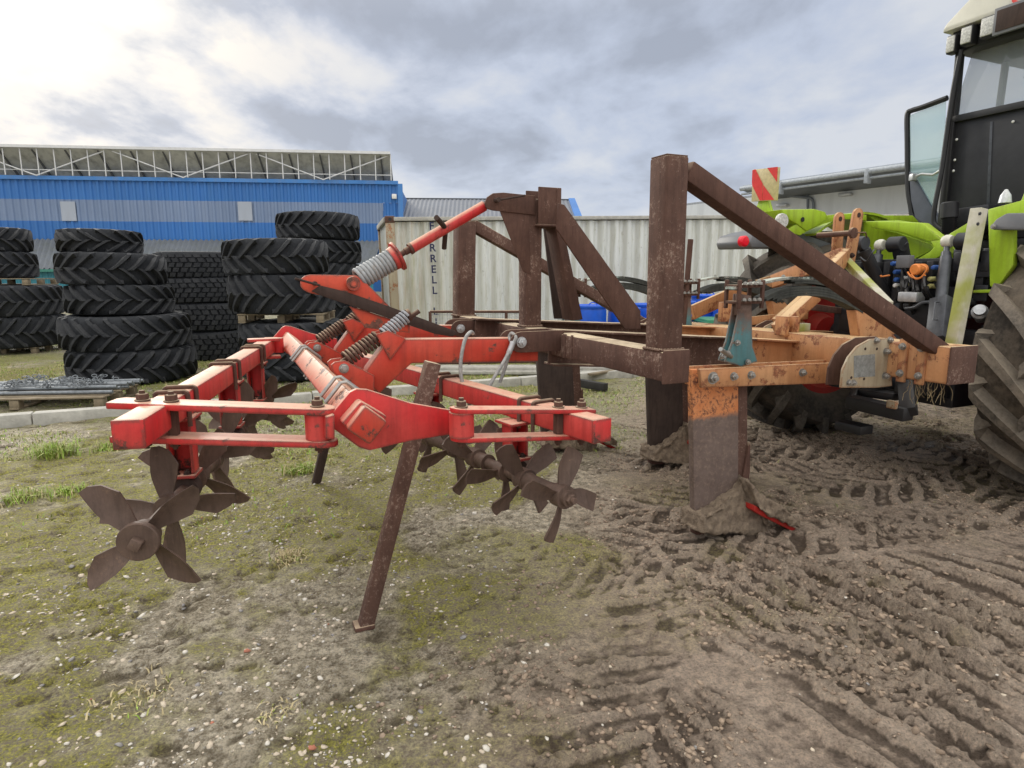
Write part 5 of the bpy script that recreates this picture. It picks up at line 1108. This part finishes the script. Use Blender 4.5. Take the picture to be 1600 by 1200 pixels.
stack(322, 566, 0, [(62,.52,6,'block',1),(62,.50,2,'block',1),(62,.46,-2,'block',1),(62,.46,-4,'block',1)], 'block-tread tyres between the taller stacks', ['bottom block-tread truck tyre between the two taller stacks', 'second block-tread truck tyre from the bottom between the two taller stacks', 'second block-tread truck tyre from the top between the two taller stacks', 'topmost block-tread truck tyre between the two taller stacks'])
stack(458, 600, 0, [(88,.42,6,'lug',1),(86,.42,6,'lug',-1),(0,0,0,'pallet',1),(84,.56,-8,'lug',-1),(82,.50,-14,'lug',1)], 'tyres in the stack behind the red beams', ['bottom tyre of the stack right behind the red centre beam', 'smooth-sided tyre under the pallet behind the red centre beam', 'pallet between the tyres behind the red centre beam', 'tyre resting on the pallet behind the lever of the red frame', 'topmost tyre of the stack left of the lever'])
stack(510, 552, 0, [(66,.60,0,'lug',1),(66,.60,0,'lug',-1),(66,.56,0,'lug',1),(64,.46,0,'lug',-1),(66,.52,-3,'lug',1)], 'tyres in the rear stack beside the container', ['bottom tyre of the rear stack beside the container', 'second tyre of the rear stack beside the container', 'middle tyre of the rear stack beside the container', 'second tyre from the top of the rear stack beside the container', 'highest tyre of all, on the rear stack beside the container'])
for (px, py, Y_, s) in ((257,457,8.35,.03), (265,531,8.32,.032)):
    pass
# ---- bundle of galvanised rods on a pallet
p = g(40, 634, 0); bp_ = pallet(p.x, p.y+.2, 0, 'low pallet with galvanised tubes at the far left edge', .12, 1.9, .9)
MT['galvd'] = simple('dull_galvanised_steel', (.22,.24,.26), .55, .5, .3, 30)
rb_ = thing('tube_bundle', p+ZZ*.14, 'galvanised gate tubes and chain heaped on the low pallet', 'metal tubes'); mb = MB()
for i in range(10): a = V3((p.x-1.3, p.y-.15+i*.07, .155+.02*(i % 2))); mb.cyl(a, a+V3((2.3, .25+random.uniform(-.05,.05), random.uniform(0,.03))), .022, n=10)
mb.build('tube', MT['galvd'], rb_); mb = MB()
for k in range(150):
    cx = random.choice((-.15, .25, .62))+random.gauss(0, .07); c_ = V3((p.x+cx, p.y+random.uniform(-.05, .5), .22+random.uniform(0, .07))); d_ = V3((random.uniform(-1,1), random.uniform(-1,1), random.uniform(-.6,.6))).normalized(); x_, y_, _ = mb.frame(d_)
    mb.tube([c_+x_*(.028*math.cos(t))+y_*(.017*math.sin(t)) for t in [2*math.pi*i/9 for i in range(10)]], .005, 5)
mb.build('chain', MT['galvd'], rb_)
# ---- kerb
def kerb(a, b_, h, w, name='kerb'):
    a = V3(a); b_ = V3(b_); d = (b_-a); L_ = d.length; d.normalize(); s_ = ZZ.cross(d); n_ = int(L_/.92); mb = MB()
    for i in range(n_): c_ = a+d*(L_*(i+.5)/n_)+ZZ*(h/2-.04+random.uniform(-.006,.006))+s_*random.uniform(-.006,.006); mb.box(c_, (L_/n_-.012, w, h+.08), (d, s_, ZZ), .012)
    o = mb.build(name, MT['concrete']); o['kind'] = 'structure'; return o
kerb(g(-330, 690), g(985, 588), .11, .14); kerb(g(985, 588), g(1420, 560), .11, .14, 'kerb')
# ---- timbers on the ground beyond the machine
a = g(888, 603); b_ = g(943, 608); MB().beam(V3((a.x, a.y, .07)), V3((b_.x, b_.y-.2, .06)), .10, .10, bev=.006).build('timber', MT['darkwood']); tag(bpy.data.objects['timber'], 'short black timber baulk on the grass behind the cultivator', 'timber')
a = g(921, 596); b_ = g(996, 583); o = MB().beam(V3((a.x, a.y, .10)), V3((b_.x, b_.y, .10)), .08, .03, bev=.003).build('plank', MT['wood']); tag(o, 'narrow pale plank leaning on the black timber', 'plank')
# ================================================================== shipping container
def contmat():
    m, nt, b = newmat('weathered_rib_shaded_paint'); n = N(nt); c = n.coord(); st = n.coord(scale=(3.5, 3.5, .35))
    s1 = n.noise(st, 2.2, 7, .7); s2 = n.noise(n.coord(scale=(9, 9, .9)), 2.5, 6, .7); s3 = n.noise(c, .55, 3, .5); sp_ = n.noise(n.coord(scale=(1, 1, .6)), 16, 5, .7)
    a = n.mix(n.ramp(s1, .3, .7), (.58,.60,.56), (.74,.76,.73)); a = n.mix(n.math('MULTIPLY', n.ramp(s2, .52, .66), .5), a, (.36,.35,.24))
    sp = n.node('ShaderNodeSeparateXYZ'); n.link(c, sp.inputs[0]); left = n.ramp(sp.outputs[0], -6.2, -4.4, (1,1,1,1), (0,0,0,1))
    lm_ = n.node('ShaderNodeMapRange'); n.link(sp.outputs[0], lm_.inputs[0]); lm_.inputs[1].default_value = -6.1; lm_.inputs[2].default_value = -4.3; lm_.inputs[3].default_value = 1; lm_.inputs[4].default_value = 0
    a = n.mix(n.math('MULTIPLY', n.math('MULTIPLY', lm_.outputs[0], n.ramp(s1, .38, .60)), .9), a, n.mix(n.ramp(s2, .4, .6), (.32,.20,.09), (.30,.29,.13)))
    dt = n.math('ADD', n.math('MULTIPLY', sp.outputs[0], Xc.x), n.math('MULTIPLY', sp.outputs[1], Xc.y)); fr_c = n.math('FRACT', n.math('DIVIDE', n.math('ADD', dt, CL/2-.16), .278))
    rib_shade = n.math('MULTIPLY', n.ramp(n.math('ABSOLUTE', n.math('SUBTRACT', fr_c, .62)), .10, .22, (1,1,1,1), (0,0,0,1)), n.ramp(s1, .2, .6)); a = n.mix(n.math('MULTIPLY', rib_shade, .55), a, (.34,.33,.26))  # rib shading painted into the colour, dark bands following the rib pitch
    a = n.mix(n.math('MULTIPLY', n.ramp(sp_, .62, .70), .6), a, (.20,.17,.13)); n.link(a, b.inputs['Base Color']); b.inputs['Roughness'].default_value = .7; return m
rmat = painted('rusty_container_post', (.42,.36,.25), wear=1.15, rust=(.20,.10,.05), dust=(.4,.3,.2), dustamt=.3)
cang = math.radians(15); Xc = V3((math.cos(cang), math.sin(cang), 0)); Yc = V3((-math.sin(cang), math.cos(cang), 0)); roll = Matrix.Rotation(math.radians(-1.6), 3, Yc)
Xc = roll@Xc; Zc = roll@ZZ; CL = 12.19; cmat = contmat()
c0 = dy(602, 338, 12.2); CHt = 2.59; c0 = c0-Zc*CHt; CL = 12.19; CW = 2.44
cont = thing('shipping_container', c0+Xc*CL/2+Yc*CW/2, 'long dirty white shipping container with vertical dark blue lettering, behind the cultivator', 'shipping container')
def corr(a, xd, L_, zd, h, nd, pitch=.278, dep=.055):
    xs = []; t = 0
    while t < L_-.001:
        for q_, o_ in ((0, 0), (.072, 0), (.140, 1), (.211, 1)):
            if t+q_ < L_: xs.append((t+q_, o_))
        t += pitch
    xs.append((L_, 0)); vs = []; fs = []
    for z in (0, h): vs += [a+xd*q_+nd*(-dep*(o_))+zd*z for q_, o_ in xs]
    m_ = len(xs); fs = [(i, i+1, m_+i+1, m_+i) for i in range(m_-1)]; return vs, fs
nrm = -Yc
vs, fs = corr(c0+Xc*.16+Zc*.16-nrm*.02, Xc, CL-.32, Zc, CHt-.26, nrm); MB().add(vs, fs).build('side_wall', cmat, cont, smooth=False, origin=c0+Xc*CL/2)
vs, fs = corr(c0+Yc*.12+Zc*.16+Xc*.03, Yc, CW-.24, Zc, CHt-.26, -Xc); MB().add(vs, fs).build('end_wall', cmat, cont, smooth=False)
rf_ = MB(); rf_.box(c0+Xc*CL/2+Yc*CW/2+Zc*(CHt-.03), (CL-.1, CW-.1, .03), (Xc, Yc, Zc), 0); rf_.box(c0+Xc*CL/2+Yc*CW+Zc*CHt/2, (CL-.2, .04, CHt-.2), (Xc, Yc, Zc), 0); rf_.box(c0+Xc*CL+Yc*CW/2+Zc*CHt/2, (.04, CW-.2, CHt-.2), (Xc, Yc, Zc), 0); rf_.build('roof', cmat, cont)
fr_ = MB(); fr_.box(c0+Xc*CL/2+Zc*(CHt-.05), (CL-.3, .06, .07), (Xc, Yc, Zc), .005); fr_.box(c0+Yc*CW/2+Zc*(CHt-.05), (.06, CW-.3, .09), (Xc, Yc, Zc), .005); fr_.build('top_rail', MT['concrete'], cont)
fr_ = MB(); fr_.box(c0+Xc*CL/2+Zc*.08, (CL-.3, .08, .16), (Xc, Yc, Zc), .005); fr_.box(c0+Yc*CW/2+Zc*.08, (.08, CW-.3, .16), (Xc, Yc, Zc), .005); fr_.build('bottom_rail', MT['rust'], cont)
for i in (0, 1):
    for j in (0, 1):
        q_ = c0+Xc*(.08 if i == 0 else CL-.08)+Yc*(.06 if j == 0 else CW-.06); o = MB().box(q_+Zc*CHt/2, (.16, .14, CHt-.22), (Xc, Yc, Zc), .008).build('corner_post', rmat, cont)
        for z in (.06, CHt-.055): MB().box(q_+Zc*z, (.178, .165, .12), (Xc, Yc, Zc), .01).build('corner_casting', MT['rust'], o)
        hh = MB().cyl(q_+Zc*(CHt-.055)-Yc*.084, q_+Zc*(CHt-.055)-Yc*.0825, .03); hh.build('casting_hole', bk, o)
Lm = simple('navy_letter', (.02,.022,.07), .7, 0, .5, 30)
p0_ = plane(669, 359, c0-Yc*.022, Yc); 
for i, chh in enumerate('FERRELL LINES'):
    if chh == ' ': continue
    yy_ = p0_-Zc*(.200*i)
    if (yy_-c0).dot(Zc) < .25: break
    text_mesh(chh, .20, yy_+Xc*.065-Yc*.012, Xc, Zc, 'lettering', Lm, cont, .004, .001, 'CENTER')
# ================================================================== blue drums
def drum(x, y, z, label, R=.29, H=.92, lean=0):
    d_ = thing('drum', (x, y, z), label, 'drum', 'blue plastic drums by the container'); c_ = V3((x, y, z))
    MB().lathe(c_, ZZ, [(0,.02),(0,R*.93),(.03,R*.98),(.12,R),(.30,R),(.31,R*1.03),(.33,R*1.03),(.34,R),(.60,R),(.61,R*1.03),(.63,R*1.03),(.64,R),(H-.09,R*.99),(H-.04,R*.95),(H-.035,R*.80)], 40).build('drum_body', MT['bluedrum'], d_)
    mb = MB().lathe(c_+ZZ*(H-.045), ZZ, [(0,.02),(0,R*1.03),(.035,R*1.05),(.05,R*1.02),(.055,R*.93),(.04,R*.88),(.04,.02)], 40); mb.tube([c_+ZZ*(H+.0)+V3((R*.25*math.cos(t)+.05, -R*.1, max(0, .05*math.sin(t)))) for t in [math.pi*i/8 for i in range(9)]], .010); mb.build('lid', MT['bluedrum'], d_)
for k, (px, py, Y_, lab) in enumerate(((922,476,11.3,'blue drum seen between the mast braces'),(975,480,11.6,'blue drum right of the first drum, partly behind the wide mast brace'),(1012,474,12.2,'blue drum half hidden behind the tall near post on its left'),(1060,470,11.2,'blue drum seen just right of the tall near post'),(1105,460,11.9,'blue drum behind the teal bracket nearest the tall post'),(1142,466,11.4,'blue drum above the green crate'))):
    p = dy(px, py, Y_); drum(p.x, Y_, p.z-.93, lab)
pl_g = MB(); p = g(1160, 560); pl_g = thing('crate', (p.x, 10.8, .2), 'green plastic crate below the blue drums', 'crate'); mb = MB(); q_ = dy(1160, 497, 10.6); mb.box(V3((q_.x, 10.6, q_.z-.25)), (1.4, .8, .5), None, .02)
for i in range(5): mb.box(V3((q_.x, 10.6, q_.z-.45+i*.1)), (1.44, .84, .02), None, .004)
mb.build('body', simple('green_crate_plastic', (.04,.22,.12), .5, 0, .15, 6), pl_g)
# low platforms below drums so that they stand on something
mb = MB(); q_ = dy(1030, 560, 11.6); mb.box(V3((q_.x, 11.6, .06)), (4.6, 1.8, .12), None, .01); o = mb.build('platform', MT['wood']); tag(o, 'low timber platform carrying the blue drums', 'platform')
# ---- wire mesh panel behind the posts
mf = thing('mesh_fence', dy(770, 545, 10.4), 'low rusty wire mesh fence panel seen between the left post and the mast', 'fence'); a = dy(672, 487, 10.2); b_ = dy(840, 487, 10.6); mb = MB()
H_ = a.z
for t in (0, .35, .7, 1): q_ = a.lerp(b_, t); mb.cyl(V3((q_.x, q_.y, 0)), q_, .025, n=8)
mb.cyl(a, b_, .022, n=8); mb.cyl(a-ZZ*(H_-.1), b_-ZZ*(H_-.1), .02, n=8); mb.build('frame', MT['rust'], mf); mb = MB()
for i in range(46): q_ = a.lerp(b_, i/45); mb.cyl(V3((q_.x, q_.y, .1)), q_, .0035, n=4)
for k in range(16): z = .1+(H_-.1)*k/16; mb.cyl(V3((a.x, a.y, z)), V3((b_.x, b_.y, z)), .0035, n=4)
mb.build('wire_mesh', MT['galv'], mf)
mb = MB()
for k in range(5): q_ = dy(660+k*3, 566+k*2.2, 10.2); mb.box(V3((q_.x+1.4+.1*k, 10.0-k*.09, .04+.05*(k % 2))), (3.2, .10, .05), None, .004)
o = mb.build('plank_pile', MT['concrete']); tag(o, 'pale planks lying beyond the kerb behind the red swing arm', 'planks')
# ================================================================== blue factory building
def cladding(name, col, pitch, dep, a, xd, L_, zd, h, nd, parent, mat=None, org_=None):
    n_ = int(L_/pitch)+1; vs = []; xs = []
    for i in range(n_): xs += [(min(L_, i*pitch+q_), o_) for q_, o_ in ((0, 0), (pitch*.45, 0), (pitch*.58, 1), (pitch*.87, 1))]
    for z in (0, h): vs += [a+xd*q_+nd*(dep*o_)+zd*z for q_, o_ in xs]
    m_ = len(xs); return MB().add(vs, [(i, i+1, m_+i+1, m_+i) for i in range(m_-1)]).build(name, mat, parent, smooth=False)
def sheet(name, col, rough=.55, var=.12, stain=(.2,.2,.2), amt=.3):
    m, nt, b = newmat(name); n = N(nt); s1 = n.noise(n.coord(scale=(1.2, 1.2, .15)), 1.4, 6, .65); s2 = n.noise(n.coord(), .25, 3, .5)
    a = n.mix(n.ramp(s2, .3, .7), tuple(x*(1-var) for x in col), tuple(min(1, x*(1+var)) for x in col)); a = n.mix(n.math('MULTIPLY', n.ramp(s1, .45, .7), amt), a, stain); n.link(a, b.inputs['Base Color']); b.inputs['Roughness'].default_value = rough; return m
bmat = sheet('blue_cladding', (.030,.15,.44), stain=(.05,.17,.38)); gband = sheet('translucent_band', (.17,.235,.37), stain=(.25,.31,.43)); grf = sheet('grey_fibre_cement', (.13,.145,.165), .85, .15, (.10,.11,.09), .5)
bld = thing('factory_building', dy(300, 450, 40), 'long blue corrugated factory hall with a grey translucent band and white lattice below its roof', 'building')
Yb0, Yb1 = 40.0, 42.5
def bw(px, py, dn=0.0):
    # wall plane from px=0 (Y 40) to px=622 (Y 42.5)
    P0 = dy(0, 430, Yb0); P1 = dy(622, 430, Yb1); d = (P1-P0); d.z = 0; d.normalize(); nd = V3((d.y, -d.x, 0)); return plane(px, py, P0+nd*dn, nd)
P0 = bw(-420, 282); P1 = bw(622, 285); bd = V3((P1.x-P0.x, P1.y-P0.y, 0)); BL = bd.length; bd.normalize(); bn = V3((bd.y, -bd.x, 0))
zT = bw(311, 283).z; zB1 = bw(311, 314).z; zB0 = bw(311, 347).z; z0 = 0
P00 = V3((P0.x, P0.y, 0))
cladding('lower_wall', None, .42, .07, P00+ZZ*1.2, bd, BL, ZZ, zB0-1.2, bn, bld, bmat); cladding('window_band', None, .42, .07, P00+ZZ*zB0, bd, BL-1.0, ZZ, zB1-zB0, bn, bld, gband); cladding('upper_wall', None, .42, .07, P00+ZZ*zB1, bd, BL, ZZ, zT-zB1, bn, bld, bmat)
cladding('lower_wall', None, .42, .07, P00+bd*(BL-1.0)+ZZ*zB0, bd, 1.0, ZZ, zB1-zB0, bn, bld, bmat)
mb = MB(); mb.box(P00+bd*(BL/2)+ZZ*(zT+.06)+bn*.06, (BL, .25, .22), (bd, bn, ZZ), 0); mb.box(P00+bd*(BL+.12)+ZZ*((zT+1.2)/2)+bn*.0, (.30, .3, zT-1.2), (bd, bn, ZZ), 0); mb.build('trim', sheet('blue_trim', (.05,.20,.52)), bld)
mb = MB(); mb.box(P00+bd*BL-bn*9+ZZ*zT/2, (.1, 18, zT), (bd, bn, ZZ), 0); mb.box(P00+bd*BL/2-bn*18+ZZ*zT/2, (BL, .1, zT), (bd, bn, ZZ), 0); mb.build('end_wall', bmat, bld)
for px in (107, 383):
    q_ = bw(px, 330, .10); MB().box(q_, (.85, .03, 1.15), (bd, bn, ZZ), 0).build('roof_light', sheet('pale_panel', (.35,.39,.46)), bld)
q_ = bw(616, 307, .2); MB().box(q_, (.3, .2, .3), (bd, bn, ZZ), .03).build('wall_lamp', MT['white'], bld)
# cantilevered canopy: underside of the sheeting seen through white lattice
LR = bw(612, 283).dot(bd)-P00.dot(bd); zR = bw(311, 238).z
mb = MB(); a = P00+ZZ*(zT+.15)-bn*1.6; b_ = P00+ZZ*zR+bn*.5
vs = [a, a+bd*LR, b_+bd*LR, b_]; vs += [v+ZZ*.10 for v in vs]; mb.add(vs, [(0,1,2,3),(4,5,6,7),(0,1,5,4),(1,2,6,5),(2,3,7,6),(3,0,4,7)])
mb.build('canopy_roof', sheet('canopy_sheet', (.44,.44,.40), .8, .15, (.11,.11,.10), .6), bld)
mb = MB(); mb.box(P00+bd*LR/2+ZZ*(zR+.08)+bn*.55, (LR, .14, .16), (bd, bn, ZZ), 0)
nb_ = int(LR/.93)
for i in range(nb_+1): q_ = P00+bd*(LR*i/nb_)+bn*.42; mb.cyl(q_+ZZ*(zT+.15), q_+ZZ*(zR+.02), .034, n=6)
seg = LR/9; 
for i in range(9):
    q_ = P00+bd*(seg*i)+bn*.34; e_ = P00+bd*(seg*(i+1))+bn*.34; mb.cyl(q_+ZZ*(zR if i % 2 else zT+.15), e_+ZZ*(zT+.15 if i % 2 else zR), .04, n=6)
mb.cyl(P00+ZZ*(zT+.5)+bn*.2, P00+bd*LR+ZZ*(zT+.5)+bn*.2, .03, n=6); mb.build('lattice', simple('white_steel', (.62,.63,.64), .5, 0, .08, 3), bld)
mb = MB()
for i in range(int(LR/1.86)+1): q_ = bd*(1.86*i); mb.beam(P00+q_+ZZ*(zT+.1)-bn*1.5, P00+q_+ZZ*(zR-.05)+bn*.4, .08, .14, bev=0)
mb.build('rafter', simple('dark_steel', (.10,.10,.10), .6, 0, .1, 3), bld)
# lean-to in front
lt = thing('lean_to_shed', dy(240, 450, 35), 'low lean-to with ribbed grey roof in front of the blue factory wall', 'building')
zE = dy(80, 420, 35).z; zW = bw(311, 375).z; n1_ = 120
Pe = V3((dy(-420, 420, 34.6).x, 34.6, zE)); Pw = P00+ZZ*zW+bn*.15; LL = (V3((dy(575, 400, 36.5).x, 36.5, 0))-V3((Pe.x, Pe.y, 0))).length
vs = []; xs = []
for i in range(n1_*2): t = i/(n1_*2-1); o_ = .05*(1 if (i % 2) else -1); e_ = V3((Pe.x, Pe.y, zE))+bd*(LL*t)+ZZ*o_; w_ = V3((P00.x, P00.y, zW))+bn*.12+bd*(BL*t*.97)+ZZ*o_; xs.append((e_, w_))
vs = [p_[0] for p_ in xs]+[p_[1] for p_ in xs]; m_ = len(xs); MB().add(vs, [(i, i+1, m_+i+1, m_+i) for i in range(m_-1)]).build('roof', grf, lt, smooth=False)
mb = MB(); mb.box(Pe+bd*LL/2-ZZ*.08, (LL, .12, .14), (bd, bn, ZZ), 0); mb.build('gutter', simple('teal_gutter', (.05,.20,.16), .6), lt)
cladding('front_wall', None, .3, .04, V3((Pe.x, Pe.y, 0))-bn*.3, bd, LL, ZZ, zE-.05, bn, lt, sheet('teal_cladding', (.03,.20,.27), stain=(.05,.25,.22)))
# grey hall to the right of the blue one
gh = thing('grey_roof_hall', dy(760, 450, 44), 'grey seamed roof of a further hall rising above the white container', 'building'); Yg = 44
A0, A1, A2, A3 = dy(600, 345, Yg), dy(905, 345, Yg+1), dy(893, 313, Yg+9), dy(612, 311, Yg+8)
vs = []; nn_ = 90
for i in range(nn_+1):
    t = i/nn_; o_ = ZZ*(.06 if i % 2 else 0); vs += [A0.lerp(A1, t)+o_, A3.lerp(A2, t)+o_]
MB().add(vs, [(2*i, 2*i+2, 2*i+3, 2*i+1) for i in range(nn_)]).build('roof', sheet('slate_sheet', (.13,.145,.175)), gh, smooth=False)
mb = MB(); mb.beam(A3, A2, .25, .18, bev=0); mb.build('ridge', MT['greymetal'], gh); mb = MB(); mb.beam(A2+ZZ*.05, A1+ZZ*.05, .5, .25, bev=0); mb.build('verge', bmat, gh)
mb = MB(); mb.prism([V3((A0.x, A0.y, 0)), V3((A1.x, A1.y, 0)), A1-ZZ*.1, A0-ZZ*.1], V3((0, .2, 0)), 0); mb.prism([V3((A1.x, A1.y, 0)), V3((A2.x, A2.y, 0)), A2-ZZ*.1, A1-ZZ*.1], V3((-.2, 0, 0)), 0); mb.build('wall', sheet('grey_wall', (.25,.27,.3)), gh)
# ================================================================== white building on the right
wh = thing('white_building', dy(1250, 450, 28), 'pale grey rendered building with wide overhanging roof behind the tractor', 'building')
Ya, Yz = 34.0, 22.0
def wp_(px, py, dn=0): 
    Q0 = dy(1072, 400, Ya); Q1 = dy(1420, 400, Yz+2.5); d = V3((Q1.x-Q0.x, Q1.y-Q0.y, 0)).normalized(); nd = V3((d.y, -d.x, 0)); return plane(px, py, Q0+nd*dn, nd), d, nd
w0, wd, wn = wp_(1072, 321); w1, _, _ = wp_(1420, 268); zz_ = w0.z
W0 = V3((w0.x, w0.y, 0)); Lw = 26.0
wallm = sheet('pale_render', (.62,.65,.68), .85, .05, (.40,.42,.44), .4)
mb = MB(); mb.prism([W0-wd*.0, W0+wd*Lw, W0+wd*Lw+ZZ*zz_, W0+ZZ*zz_], -wn*8, 0); mb.build('wall', wallm, wh)
e0, _, _ = wp_(1160, 303, 1.8); e1, _, _ = wp_(1416, 253, 1.8); zed = (e0.z+e1.z)/2
E0 = V3((e0.x, e0.y, zed)); mb = MB(); mb.prism([E0, E0+wd*20, E0+wd*20-wn*10+ZZ*1.2, E0-wn*10+ZZ*1.2], ZZ*.18, 0); mb.build('roof', sheet('grey_roof', (.45,.49,.54)), wh)
mb = MB(); mb.prism([E0-ZZ*.05, E0+wd*20-ZZ*.05, E0+wd*20-wn*1.9+ZZ*(-.35), E0-wn*1.9+ZZ*(-.35)], ZZ*.04, 0); mb.build('soffit', sheet('dark_soffit', (.10,.11,.12)), wh)
mb = MB(); mb.cyl(E0+wn*.12+ZZ*.02, E0+wd*20+wn*.12+ZZ*.02, .10, n=14); mb.cyl(E0+wn*.05+ZZ*-.2, E0+wd*20+wn*.05-ZZ*.2, .05, n=10)
for i in range(5): q_ = E0+wd*(2+3.6*i)+wn*.12; mb.box(q_-ZZ*.15, (.12, .3, .5), (wd, wn, ZZ), .01)
mb.build('gutter', simple('grey_gutter', (.36,.39,.42), .5, .2), wh)
mb = MB(); q_ = wp_(1270, 300, .1)[0]; q0_ = wp_(1180, 301, .15)[0]; mb.tube(curve([q0_, wp_(1255,308,.15)[0], wp_(1268,311,.12)[0], wp_(1271,320,.1)[0], wp_(1271,332,.1)[0], wp_(1271,400,.1)[0]], 4), .06); mb.tube([wp_(1262,298,.1)[0], wp_(1262,400,.1)[0]], .05); mb.build('downpipe', simple('grey_pipe', (.14,.16,.19), .5), wh)
for px, py in ((1223,321),(1321,304)): q_ = wp_(px, py, .15)[0]; MB().box(q_, (.5, .25, .12), (wd, wn, ZZ), .03).build('wall_lamp', MT['galv'], wh)
mb = MB(); mb.prism([W0+ZZ*zz_, W0+wd*5+ZZ*zz_+ZZ*.0, W0+wd*5-wn*6+ZZ*(zz_+.6), W0-wn*6+ZZ*(zz_+.3)], ZZ*.1, 0); mb.build('eave', simple('eave_grey', (.3,.32,.35), .6), wh)
